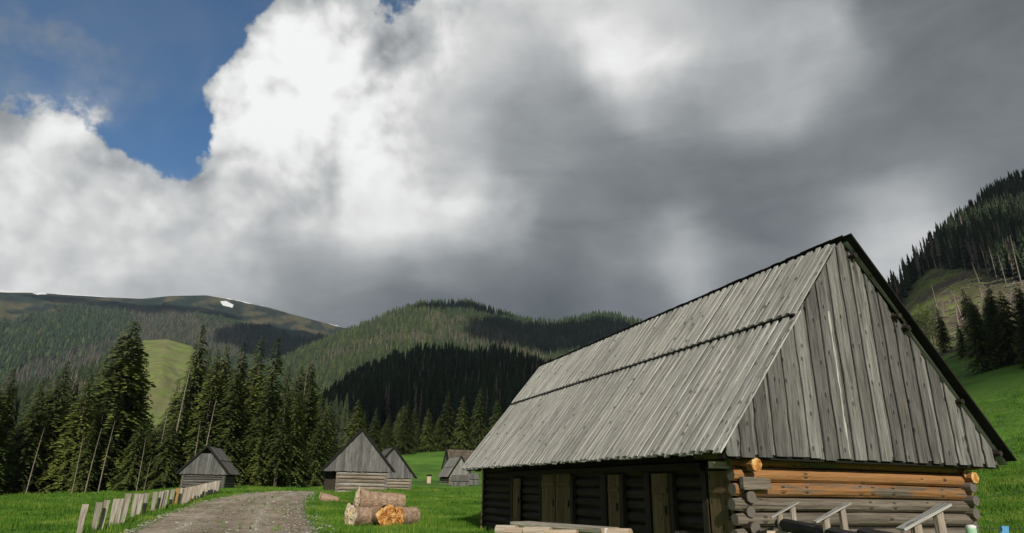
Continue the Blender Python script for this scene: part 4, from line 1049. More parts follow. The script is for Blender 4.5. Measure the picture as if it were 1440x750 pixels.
# ------------------------------------------------------------------ log table and firewood in front of the long wall
P = at_depth(738, 733, 16.5); Q = at_depth(858, 740, 14.6)
o = empty('log_table', (P[0], P[1], 0), 0); tag(o, 'long rustic table of two split half logs in front of the dark wall', 'table')
fb = np.array(o.location); Q[2] = P[2] = .82+0*P[2]
dv = Q-P; dv[2] = 0; dn = dv/np.linalg.norm(dv); sd = np.array([-dn[1], dn[0], 0])
P = P-dn*.2
for k, off in enumerate((-.17, .17)):
    a = P+sd*off-fb; b = Q+sd*off-fb; mb = MB(); ns = 8; vs = []; wc = []; fs = []
    for i in range(5):
        c = a+(b-a)*i/4
        for q in range(ns+1):
            t = math.pi+math.pi*q/ns; vs.append(c+sd*.16*math.cos(t)+np.array([0, 0, .16*math.sin(t)])); wc.append((.16*math.cos(t)+k*4, i*.6, .16*math.sin(t)))
        if i:
            u = (i-1)*(ns+1)
            for q in range(ns): fs.append((u+q, u+q+1, u+ns+2+q, u+ns+1+q))
            fs.append((u+ns, u, u+ns+1, u+2*ns+1))
    fs.append(tuple(range(ns+1))); fs.append(tuple(range(4*(ns+1)+ns, 4*(ns+1)-1, -1)))
    mi = [0]*(len(fs)-2)+[1, 1]; mb.add(vs, fs, wc, .8, mi, .2); mb.build('half_log_top', ['post', 'end'], o)
for t in (.12, .85):
    c = P+(Q-P)*t-fb; mb = MB(); mb.tube([c+sd*.0+np.array([0, 0, -.82]), c+np.array([0, 0, -.16])], .15, 9, wob=.05, end_mi=1); mb.build('leg', ['log_dark', 'end'], o)
tg = MB(); e = Q+dn*.015+sd*-.16; tg.prism((0, 0, 0), (0, 0, -.22), sd, dn, .13, .012); ob = tg.build('white_card', 'tag'); ob.location = e+np.array([0, 0, .0]); tag(ob, 'blank white card pinned to the end of the log table', 'card')
fires = [((699, 743), (727, 743.5), 14.0, 'leftmost'), ((712, 746.5), (738, 747), 13.6, 'second'), ((738, 745.5), (775, 746.5), 13.2, 'third'), ((768, 750), (812, 750), 12.9, 'fourth'), ((856, 748.5), (887, 748.5), 12.2, 'rightmost')]
for (x0, y0), (x1, y1), dep, wh in fires:
    a = at_depth(x0, y0, dep); b = at_depth(x1, y1, dep-.25)
    r_ = .10; a[2] -= r_*.3; b[2] -= r_*.3
    o = empty('cut_log_seat', (a*.5+b*.5)*np.array([1, 1, 0]), 0)
    tag(o, wh+' of the short pale cut logs lying on stumps before the log table', 'log', 'short pale logs before the table')
    fb = np.array(o.location); mb = MB(); mb.tube([a-fb, (a+b)/2-fb, b-fb], [r_, r_*1.03, r_], 10, wob=.04, end_mi=1, tone=.8); mb.build('log', ['pale', 'end'], o)
    mb = MB(); c = (a+b)/2-fb; mb.tube([(c[0], c[1], 0), (c[0], c[1], c[2]-r_*.9)], .13, 8, end_mi=1); mb.build('stump', ['log_dark', 'end'], o)

# ------------------------------------------------------------------ trees near enough to stand alone
def spruce_mesh(seed, h=22., clear=.06, R=3.3, dens=1.0, dead=False, ragged=.25):
    rg = random.Random(seed); V = []; F = []; T = []; tv = MB()
    # trunk and limbs
    bend = rg.uniform(-.25, .25)
    pts = [(bend*(i/8)**2, bend*.5*(i/8)**2, h*i/8) for i in range(9)]
    tr = [.26*(1-i/8)**.8*(h/22)+.02 for i in range(9)]
    tv.tube(pts, tr, 8, seed=seed, tone=.5, caps=False)
    z = clear*h
    while z < h*.985:
        f = z/h; rz = R*1.12*(1-f)**.85*(1+.10*math.sin(z*1.7+seed))+.16
        nb = max(4, int((7.5-3*f)*dens))
        cx = bend*f*f; cy = bend*.5*f*f
        if f < clear+.12: nb = int(nb*.6)
        for k in range(nb):
            a = rg.uniform(0, 6.283); L = rz*rg.uniform(1-ragged*1.6, 1+ragged)
            if rg.random() < .06: L *= .4
            ca, sa = math.cos(a), math.sin(a)
            rise = (.10+.55*f)*L; drop = (.62-.5*f)*L*rg.uniform(.7, 1.3)
            def sp_(t): return (cx+ca*L*t, cy+sa*L*t, z+rise*t*(1-t)*2-drop*t*t+.10*L*max(0, t-.75))
            if L > 1.0:
                tv.tube([sp_(0), sp_(.5), sp_(.9)], [.045, .03, .012], 3, seed=seed, tone=.4, caps=False)
            st = .26 if not dead else .6
            n = max(2, int(L/st)); tone = rg.random()*.6
            for i in range(n):
                t = (i+rg.random()*.8+.5)/n
                if dead and t < .2: continue
                if t < .12: continue
                p = sp_(min(t, 1.)); q = sp_(min(t+.1, 1.1))
                for s_ in (-1, 1):
                    ln = min(.62, .16+.30*L)*(1+.45*(1-t))*rg.uniform(.6, 1.25)
                    wdt = rg.uniform(.10, .23)*min(1, .35+L*.4)*(1 if not dead else .3)
                    da = a+s_*rg.uniform(.5, 1.15); dx, dy = math.cos(da), math.sin(da); dz = -rg.uniform(.15, .75)+.25*f
                    tip = (p[0]+dx*ln, p[1]+dy*ln, p[2]+dz*ln)
                    px_, py_ = -dy*wdt, dx*wdt
                    o = len(V)
                    m = (p[0]+dx*ln*.45, p[1]+dy*ln*.45, p[2]+dz*ln*.40)
                    V += [p, (m[0]+px_, m[1]+py_, m[2]-wdt*.5), tip, (m[0]-px_, m[1]-py_, m[2]+wdt*.1)]
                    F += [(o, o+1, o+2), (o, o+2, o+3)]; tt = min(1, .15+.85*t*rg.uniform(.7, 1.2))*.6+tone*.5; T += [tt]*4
        z += rg.uniform(.26, .42)*(1-.35*f)
    # leader
    o = len(V); V += [(bend-.05, bend*.5, h-.6), (bend+.05, bend*.5, h-.6), (bend, bend*.5, h+.5)]; F.append((o, o+1, o+2)); T += [.4]*3
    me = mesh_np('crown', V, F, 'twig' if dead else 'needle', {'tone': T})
    to = tv.build('trunk', 'snag' if dead else 'barktrunk'); tm = to.data; bpy.data.objects.remove(to)
    return me, tm
SPR = [spruce_mesh(s, 22, c, r, d) for s, c, r, d in ((1, .03, 3.4, 1.0), (2, .05, 2.7, 1.0), (3, .16, 2.5, .95), (4, .04, 4.0, 1.05), (5, .28, 2.2, .9), (6, .02, 3.0, 1.05))]
DEAD = [spruce_mesh(s, 20, c, r, d, True) for s, c, r, d in ((11, .25, 1.3, .55), (12, .5, 1.0, .5))]
def snag_mesh(seed, h=16, r=.12):
    rg = random.Random(seed); tv = MB(); b = rg.uniform(-.5, .5)
    tv.tube([(b*(i/7)**2, 0, h*i/7) for i in range(8)], [r*(1-.8*i/7)+.01 for i in range(8)], 7, seed=seed, tone=.8, caps=True)
    m1 = tv.build('trunk', 'snag'); m = m1.data; bpy.data.objects.remove(m1)
    bv = MB()
    for k in range(26):
        z = h*rg.uniform(.3, .97); a = rg.uniform(0, 6.28); L = rg.uniform(.3, 1.0)*(1.2-z/h)
        c = (b*(z/h)**2, 0, z); bv.tube([c, (c[0]+math.cos(a)*L, math.sin(a)*L, z-L*.35)], [.025, .008], 3, tone=.6, caps=False)
    m2 = bv.build('branch_stubs', 'snag'); mm = m2.data; bpy.data.objects.remove(m2)
    return m, mm
SNAG = [snag_mesh(s) for s in (21, 22, 23)]
def put_tree(P, h, kind, var, label, group=None, lean=(0, 0), wide=1.0, rz=None):
    src = {'spruce': SPR, 'dead': DEAD, 'snag': SNAG}[kind]; crown, trunk = src[var % len(src)] if kind != 'snag' else (src[var % len(src)][1], src[var % len(src)][0])
    base_h = {'spruce': 22., 'dead': 20., 'snag': 16.}[kind]
    nm = {'spruce': 'spruce_tree', 'dead': 'dead_spruce', 'snag': 'bare_snag'}[kind]
    o = bpy.data.objects.new(nm, None); COL.objects.link(o); o.location = (P[0], P[1], P[2]-.15)
    s = h/base_h; o.scale = (s*wide, s*wide, s); o.rotation_euler = (lean[0], lean[1], random.uniform(0, 6.28) if rz is None else rz)
    tag(o, label, 'tree', group)
    for n_, m_ in (('trunk', trunk), ('crown' if kind != 'snag' else 'branch_stubs', crown)):
        c = bpy.data.objects.new(n_, m_); COL.objects.link(c); c.parent = o
        if n_ == 'branch_stubs': c['kind'] = 'stuff'
    return o
def tree_px(xtop, ytop, r, kind='spruce', var=0, label='', group=None, wide=1.0, xbase=None, lean=(0, 0)):
    a, e = azel(xtop, ytop); X, Y = r*math.sin(a), r*math.cos(a); z = H1(X, Y)
    h = EYE+r*math.tan(e)-z
    return put_tree((X, Y, z), h, kind, var, label, group, wide=wide, lean=lean)
G1 = 'spruces of the forest edge on the left'
LT = [(188,447,92,3,1.25,'tallest broad spruce of the left forest edge, right of the clearing notch',0),
 (176,470,96,0,1.1,'spruce leaning into the left shoulder of the tallest broad spruce',0),(205,500,94,0,1.0,'mid height spruce tucked against the right flank of the tallest spruce',0),
 (22,514,84,1,1.1,'pointed spruce near the left frame edge, above the left meadow',0),(95,503,88,1,1.15,'lone-topped tall spruce between the left frame edge and the tallest spruce',0),
 (58,545,85,0,1.2,'dark bushy spruce left of the lone-topped tall spruce',0),(130,522,86,5,1.1,'spruce close on the left of the tallest broad spruce',0),(146,505,100,1,1,'thin spruce top peeping out left of the tallest broad spruce',0),
 (0,545,80,3,1.3,'black-green spruce filling the left frame edge',0),(-30,520,82,0,1.2,'spruce standing just past the left frame edge',1),(-70,500,84,3,1.2,'spruce well past the left frame edge',1),
 (288,453,95,1,1.0,'tall narrow spruce right of the clearing, rising above the small dark hut',0),(306,487,93,5,.95,'spruce top just right of the narrow one above the small dark hut',0),(322,482,99,0,.95,'spruce second to the right of the narrow one above the small dark hut',0),
 (345,478,96,1,1.0,'slim spruce in the middle of the right-hand tree group',0),(369,474,97,5,1.0,'tall spruce, left of the twin tops of the right-hand tree group',0),(393,472,94,1,1.05,'tall spruce, right of the twin tops, with its pale trunk showing',0),
 (266,520,92,4,1.0,'spruce with bare lower trunk behind the small dark hut',0),(250,530,99,1,.9,'thin spruce at the foot of the bright clearing',0),(418,532,98,5,1.1,'spruce right of the twin tops, above the end of the track',0),
 (437,540,104,0,1.1,'yellowish green spruce above the bend of the track',0),(455,548,108,5,1.0,'spruce directly left of the pointed gable hut roof',0),(335,520,90,0,1.15,'bushy lower spruce in front of the right-hand tree group',0),(380,530,91,3,1.1,'bushy spruce in front of the twin tops',0),(405,555,92,0,1.1,'low bushy spruce above the end of the track',0),(300,540,91,5,1.1,'dark spruce right behind the small dark hut',0)]
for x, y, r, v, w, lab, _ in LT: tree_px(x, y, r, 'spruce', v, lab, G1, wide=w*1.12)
# fillers of the same stand
n = 0
for i in range(110):
    x = random.uniform(-110, 470)
    if 205 < x < 262 : ytop = random.uniform(565, 620)
    else: ytop = random.uniform(530, 600) if x < 250 else random.uniform(505, 585)
    if x > 440: ytop = random.uniform(560, 600)
    r = random.uniform(84, 118) if x < 420 else random.uniform(100, 130)
    tree_px(x, ytop, r, 'spruce', random.choice((0, 1, 2, 5, 3, 4)), 'dark spruce crowded inside the left forest edge', G1, wide=random.uniform(1.15, 1.6))
# deeper rank closes the gaps
for i in range(44):
    x = random.uniform(-140, 500)
    tree_px(x, random.uniform(590, 632), random.uniform(112, 140), 'spruce', random.choice((0, 0, 3)), 'shadowed spruce deep inside the left forest', 'spruces deep in the left forest', wide=1.9)
# bare leaning poles in the stand
SN = [(207,612,694,84,.05),(238,570,695,86,.12),(263,520,694,88,.09),(228,575,696,88,.10),(212,640,694,84,.04),(140,600,697,80,.05),(120,610,697,80,.04),(60,600,697,80,.03),(300,560,690,88,.05),(283,590,690,86,.04),(160,590,696,83,.08)]
for i, (x, yt, yb, r, ln) in enumerate(SN):
    a, e = azel(x, yt); X, Y = r*math.sin(a), r*math.cos(a); z = H1(X, Y); h = EYE+r*math.tan(e)-z
    put_tree((X, Y, z), h, 'snag', i, 'pale bare leaning trunk at the front of the left forest edge', 'bare dead trunks at the forest edge', lean=(0, ln*random.uniform(-.3, .35)), rz=random.uniform(-.3, .3))
for x, yt, r in ((4,486,70),(200,560,90),(150,590,90),(275,480,99),(312,500,99),(258,545,90),(432,520,104),(88,560,88)):
    tree_px(x, yt, r+6, 'dead', random.randint(0, 1), 'thin dead spruce with bare twigs among the green spruces on the left', 'dead spruces in the left stand', wide=.9)
# centre background, in front of the dark spur
G2 = 'spruces behind the meadow between the huts'
CT = [(465,562,'spruce top just left of the pointed gable hut ridge'),(488,568,'spruce behind the left slope of the pointed gable hut'),(506,560,'spruce rising right above the pointed gable hut'),(530,572,'spruce above the gap between the two grey huts'),(548,582,'low spruce above the half hidden hut'),(574,563,'broad spruce above the right hut roof at the meadow edge'),(603,573,'spruce above the small wooden box on the meadow'),(632,549,'tall spruce above the brown barn ridge, left one'),(676,543,'tallest spruce behind the barn, next to the big roof'),(652,556,'spruce between the two tall ones behind the barn'),(700,560,'spruce half covered by the edge of the big roof'),(590,590,'short spruce at the upper edge of the bright meadow'),(618,585,'short spruce left of the barn roof end')]
for x, y, lab in CT:
    tree_px(x, y, random.uniform(182, 196) if x > 540 else random.uniform(125, 165), 'spruce', random.choice((3, 0, 5)), lab, G2, wide=random.uniform(1.2, 1.5))
for i in range(44):
    x = random.uniform(450, 760); y = random.uniform(565, 612)
    tree_px(x, y, random.uniform(192, 228) if x > 545 else random.uniform(140, 200), 'spruce', random.choice((0, 3, 5)), 'dark spruce in the shaded belt behind the meadow', G2, wide=random.uniform(1.2, 1.5))
# right: dark group over the meadow
G3 = 'dark spruces above the right meadow'
RTs = [(1363,426,188,3,'tall dark spruce in front of the dark group on the right meadow'),(1316,432,215,1,'single slim spruce standing below the cleared slope'),(1385,415,198,0,'spruce just right of the tall dark front one'),(1405,408,205,3,'broad dark spruce in the middle of the right group'),(1425,402,196,0,'dark spruce near the right frame edge'),(1445,395,205,3,'dark spruce cut by the right frame edge'),(1345,452,205,5,'shorter dark spruce left of the tall front one'),(1395,440,190,5,'lower dark spruce at the foot of the right group'),(1432,440,190,0,'low dark spruce at the right frame edge'),(1375,455,192,0,'bushy low spruce beside the tall dark front one'),(1280,440,225,1,'small spruce at the lower left of the cleared slope')]
YB = {1363: 527, 1316: 498, 1385: 512, 1405: 515, 1425: 512, 1445: 516, 1345: 505, 1395: 518, 1432: 518, 1375: 508, 1280: 478}
for x, y, r, v, lab in RTs:
    P = hit(x+6, YB[x]); r = math.hypot(P[0], P[1]); tree_px(x, y, r, 'spruce', v, lab, G3, wide=random.uniform(1.05, 1.3))
for i in range(22):
    x = random.uniform(1350, 1600); P = hit(x, random.uniform(492, 508)); tree_px(x, random.uniform(395, 450), math.hypot(P[0], P[1]), 'spruce', random.choice((0, 3, 5)), 'dark spruce packed in the right-hand group', G3, wide=1.2)
# light green young broadleaf trees below the clearing
def broadleaf_mesh(seed):
    rg = random.Random(seed); V = []; F = []; T = []; tv = MB()
    tv.tube([(0, 0, 0), (.1, 0, 3), (.1, .1, 6.5)], [.16, .12, .04], 7, seed=seed, tone=.5)
    for k in range(16):
        z = rg.uniform(1.2, 6); a = rg.uniform(0, 6.28); L = rg.uniform(.8, 2.2); e = (math.cos(a)*L, math.sin(a)*L, z+L*.5)
        tv.tube([(.1, 0, z), e], [.04, .015], 4, seed=seed, tone=.4, caps=False)
        for q in range(46):
            c = [e[i]*rg.uniform(.6, 1.05)+rg.gauss(0, .42) for i in range(2)]+[z+(e[2]-z)*rg.uniform(.4, 1.2)+rg.gauss(0, .5)]
            o = len(V); s = rg.uniform(.12, .26)
            for _ in range(3): V.append((c[0]+rg.uniform(-s, s), c[1]+rg.uniform(-s, s), c[2]+rg.uniform(-s, s)))
            F.append((o, o+1, o+2)); T += [rg.random()]*3
    me = mesh_np('crown', V, F, 'needle_light', {'tone': T}); t = tv.build('trunk', 'barktrunk'); tm = t.data; bpy.data.objects.remove(t); return me, tm
BL = [broadleaf_mesh(31), broadleaf_mesh(32)]
for i, (x, y, r) in enumerate(((1280,440,232),(1288,432,236),(1296,430,240),(1272,446,230),(1304,436,236),(1292,446,226),(1310,444,230))):
    a, e = azel(x, y); X, Y = r*math.sin(a), r*math.cos(a); z = H1(X, Y); h = max(4, EYE+r*math.tan(e)-z)
    o = bpy.data.objects.new('young_birch', None); COL.objects.link(o); o.location = (X, Y, z-.1); s = h/7.5; o.scale = (s, s, s); o.rotation_euler = (0, 0, i)
    tag(o, 'light green young leafy tree at the foot of the cleared slope', 'tree', 'young leafy trees below the clearing')
    for n_, m_ in (('trunk', BL[i % 2][1]), ('crown', BL[i % 2][0])):
        c = bpy.data.objects.new(n_, m_); COL.objects.link(c); c.parent = o
# snags and stumps on the cleared slope
for i in range(26):
    x = random.uniform(1262, 1440); y0 = random.uniform(383, 470)
    P = hit(x, y0); 
    if P[1] > 900: continue
    put_tree(P, random.uniform(2.5, 6) if random.random() < .6 else random.uniform(8, 15), 'snag', i, 'broken pale trunk standing on the cleared slope', 'broken trunks on the cleared slope', lean=(random.uniform(-.1, .1), random.uniform(-.1, .15)), wide=3.2)
for i, (x, y, hh) in enumerate(((1270,402,14),(1283,398,15),(1302,392,9),(1310,392,10),(1325,390,11),(1340,389,10),(1392,395,15),(1403,397,14),(1415,400,12),(1437,402,18),(1360,388,10))):
    P = hit(x, y)
    put_tree(P, hh*1.3, 'snag', i+1, 'tall pale dead trunk at the upper edge of the cleared slope', 'dead trunks at the clearing edge', wide=1.7)

# ------------------------------------------------------------------ fallen trunks lying on the cleared slope, as one litter
mb = MB()
for i in range(620):
    x = random.uniform(1240, 1470); y = random.uniform(380, 500)
    if x < 1310 and random.random() < .6: continue
    P = hit(x, y)
    if P[1] > 900: continue
    a = random.uniform(0, 3.14); L = random.uniform(1, 4) if random.random() < .85 else random.uniform(4, 9)
    Q_ = P+np.array([math.cos(a)*L, math.sin(a)*L, 0]); Q_[2] = H1(Q_[0], Q_[1])+.15; P = P+np.array([0, 0, .15])
    mb.tube([P, Q_], [.30, .16], 4, tone=random.random())
tag(mb.build('felled_branches', 'snag', kind='stuff'), 'grey felled trunks and branches littering the cleared slope', 'logging debris')

# ------------------------------------------------------------------ distant forests as joined geometry
def tiers_template(rg, nt, ns, R, jag, h=1.0, base=.06):
    V = []; F = []
    for t in range(nt):
        f = t/nt; z0 = base+(1-base)*f; z1 = min(1.02, z0+(1-base)/nt*1.9); rr = R*(1-f)**.85
        o = len(V); V.append((0, 0, z1*h))
        ph = rg.uniform(0, 6)
        for k in range(ns):
            a = ph+6.283*k/ns; r_ = rr*(1 if k % 2 else 1-jag)*rg.uniform(.8, 1.2)
            V.append((r_*math.cos(a), r_*math.sin(a), (z0+(0 if k % 2 else .03)+rg.uniform(-.01, .01))*h))
        for k in range(ns): F.append((o, o+1+k, o+1+(k+1) % ns))
    return np.array(V), np.array(F)
_rg = random.Random(5)
T_LO = [tiers_template(_rg, 4, 6, .17, .35) for _ in range(8)]
T_HI = [tiers_template(_rg, 8, 10, .16, .5) for _ in range(8)]
T_DEAD = [tiers_template(_rg, 4, 6, .055, .6, base=.25) for _ in range(4)]
T_DEADH = [tiers_template(_rg, 7, 6, .07, .75, base=.3) for _ in range(4)]
def trunk_template(ns=4, r=.012):
    V = [(r*math.cos(a), r*math.sin(a), 0) for a in np.arange(ns)*6.283/ns]+[(0, 0, .95)]
    return np.array(V), np.array([(k, (k+1) % ns, ns) for k in range(ns)])
TT = trunk_template()
def forest(name, label, pts, hts, cols, dead, hi=False):
    Vs = []; Fs = []; Cs = []; off = 0
    tl, td = (T_HI, T_DEADH) if hi else (T_LO, T_DEAD)
    N = len(pts); which = RNG.integers(0, 8, N); ang = RNG.uniform(0, 6.28, N); wid = RNG.uniform(.8, 1.25, N)
    for isd, tmpl, nv in ((False, tl, 8), (True, td, 4)):
        for v in range(nv):
            sel = (dead == isd) & (which % nv == v)
            if not sel.any(): continue
            V, F = tmpl[v]; P = pts[sel]; h = hts[sel]; c, s = np.cos(ang[sel]), np.sin(ang[sel]); w = wid[sel]
            X = (V[None, :, 0]*c[:, None]-V[None, :, 1]*s[:, None])*h[:, None]*w[:, None]+P[:, 0:1]
            Y = (V[None, :, 0]*s[:, None]+V[None, :, 1]*c[:, None])*h[:, None]*w[:, None]+P[:, 1:2]
            Z = V[None, :, 2]*h[:, None]+P[:, 2:3]
            n = X.shape[0]; Vs.append(np.stack([X, Y, Z], -1).reshape(-1, 3)); Fs.append((F[None]+np.arange(n)[:, None, None]*len(V)+off).reshape(-1, 3)); off += n*len(V)
            Cs.append(np.repeat(cols[sel], len(V), 0))
    # trunks for standing dead trees and a share of the live ones
    sel = dead | (RNG.random(N) < (.35 if hi else .0))
    if sel.any():
        V, F = TT; P = pts[sel]; h = hts[sel]; 
        X = V[None, :, 0]*h[:, None]+P[:, 0:1]; Y = V[None, :, 1]*h[:, None]+P[:, 1:2]; Z = V[None, :, 2]*h[:, None]*np.where(dead[sel], 1., .5)[:, None]+P[:, 2:3]
        n = len(P); Vs.append(np.stack([X, Y, Z], -1).reshape(-1, 3)); Fs.append((F[None]+np.arange(n)[:, None, None]*len(V)+off).reshape(-1, 3)); off += n*len(V)
        Cs.append(np.repeat(np.tile(np.array([[.20, .17, .14]]), (n, 1)), len(V), 0))
    me = mesh_np(name, np.concatenate(Vs), np.concatenate(Fs), 'forest', cols=np.concatenate(Cs))
    tag(link_mesh(name, me), label, 'forest', kind='stuff')
def scatter(x0, x1, r0, r1, n, layer):
    a0, a1 = az_of(x0), az_of(x1); a = RNG.uniform(a0, a1, n); r = np.sqrt(RNG.uniform(r0*r0, r1*r1, n))
    X = r*np.sin(a); Y = r*np.cos(a); Z, lid = terrain(X, Y, True); k = lid == layer
    X, Y, Z = X[k], Y[k], Z[k]; px, py, d = proj(np.stack([X, Y, Z+8], -1))
    return X, Y, Z, px, py
G_ = lambda c, n, v=.3: np.clip(np.array(c)[None]*RNG.uniform(1-v, 1+v, (n, 1))*RNG.uniform(.9, 1.1, (n, 3)), 0, 1)
# A: far mountain
X, Y, Z, px, py = scatter(-130, 560, 1280, 2760, 21000, 1)
tl = np.interp(px, *zip(*TREELINE_A)); nz = fbm(X/90, Y/90, 71); k = py > tl+(nz-.5)*26
X, Y, Z, px, py, nz = [q[k] for q in (X, Y, Z, px, py, nz)]
de = np.zeros(len(X), bool)
for P_ in DEADA: de |= inpoly(px+(nz-.5)*26, py+(fbm(X/40, Y/40, 81)-.5)*16, P_)
de &= RNG.random(len(X)) < .8; de |= RNG.random(len(X)) < .02
cols = G_((.032, .055, .024), len(X), .22); lt = RNG.random(len(X)) < .16; cols[lt] = G_((.085, .105, .04), lt.sum(), .2); cols[de] = G_((.115, .10, .08), de.sum(), .25)
forest('far_mountain_forest', 'mixed green and grey dead forest on the far left mountain', np.stack([X, Y, Z-.5], -1), RNG.uniform(13, 24, len(X)), cols, de)
# B: centre hill
X, Y, Z, px, py = scatter(330, 1010, 760, 1715, 15500, 2)
nz = fbm(X/60, Y/60, 72)
de = np.zeros(len(X), bool)
for P_ in DEADB: de |= inpoly(px+(nz-.5)*30, py+(fbm(X/30, Y/30, 82)-.5)*18, P_)
de &= RNG.random(len(X)) < .7; de |= RNG.random(len(X)) < .05
th_ = (nz > .52) & (RNG.random(len(X)) < .55) & (py > 450); keep = ~th_
cols = G_((.040, .062, .025), len(X), .22); yl = (px < 620) & (RNG.random(len(X)) < .35); cols[yl] = G_((.075, .095, .032), yl.sum(), .2); cols[de] = G_((.14, .12, .085), de.sum(), .25)
k = keep; forest('centre_hill_forest', 'sparse yellow green and brown forest on the rounded hill in the centre', np.stack([X, Y, Z-.5], -1)[k], RNG.uniform(11, 21, len(X))[k], cols[k], de[k])
# D: trees round the bright clearing hill
X, Y, Z, px, py = scatter(-130, 470, 420, 930, 4200, 3)
k = ~((px > 198+(fbm(X/20, Y/20, 91)-.5)*20) & (px < 282)) ; k &= (RNG.random(len(X)) < .8)
X, Y, Z, px, py = [q[k] for q in (X, Y, Z, px, py)]
de = RNG.random(len(X)) < .22; cols = G_((.034, .05, .022), len(X), .35); cols[de] = G_((.17, .14, .11), de.sum(), .25)
hh = RNG.uniform(9, 16, len(X)); forest('clearing_edge_forest', 'grey and green trees on the flanks of the bright clearing hill', np.stack([X, Y, Z-.5], -1), hh, cols, de, True)
# C: dark spur
X, Y, Z, px, py = scatter(360, 1060, 255, 695, 4300, 4)
de = RNG.random(len(X)) < .12; cols = G_((.032, .048, .022), len(X), .4); cols[de] = G_((.15, .125, .105), de.sum(), .3)
forest('shaded_spur_forest', 'dense dark spruce forest on the shaded spur behind the huts', np.stack([X, Y, Z-.5], -1), RNG.uniform(16, 27, len(X)), cols, de, True)
# E: right hill
X, Y, Z, px, py = scatter(1120, 1640, 200, 760, 5200, 5)
nz = fbm(X/25, Y/25, 73)
px0, py0, _ = proj(np.stack([X, Y, Z], -1))
cl = inpoly(px0+(nz-.5)*16, py0+(nz-.5)*14, CLEAR_E); r_ = np.hypot(X, Y)
k = ~cl & ~((py0 > 400) & (px0 < 1330)) & (np.hypot(X, Y) < np.interp(np.arctan2(X, Y), LAY['E']['az'], LAY['E']['RR'])+25); k |= (np.abs(np.hypot(X, Y)-np.interp(np.arctan2(X, Y), LAY['E']['az'], LAY['E']['RR'])) < 26) & (px0 > 1215); X, Y, Z, px, py = [q[k] for q in (X, Y, Z, px, py)]
de = RNG.random(len(X)) < np.where((py > 350) & (py < 410) & (px < 1430), .5, .08)
cols = G_((.036, .052, .024), len(X), .35); cols[de] = G_((.16, .13, .105), de.sum(), .25)
forest('right_hill_forest', 'steep dark spruce forest on the hill at the right', np.stack([X, Y, Z-.5], -1), RNG.uniform(13, 22, len(X)), cols, de, True)
# B-base gap: valley-bottom trees on the left between stand and clearing
a = RNG.uniform(az_of(-150), az_of(480), 1500); r = np.sqrt(RNG.uniform(135**2, 330**2, 1500)); X = r*np.sin(a); Y = r*np.cos(a); Z = terrain(X, Y)
px, py, _ = proj(np.stack([X, Y, Z+14], -1)); k = ~((px > 190) & (px < 300)); X, Y, Z = X[k], Y[k], Z[k]
forest('valley_floor_forest', 'spruces of the valley floor behind the left forest edge', np.stack([X, Y, Z-.5], -1), RNG.uniform(11, 17, len(X)), G_((.03, .043, .02), len(X)), np.zeros(len(X), bool), True)

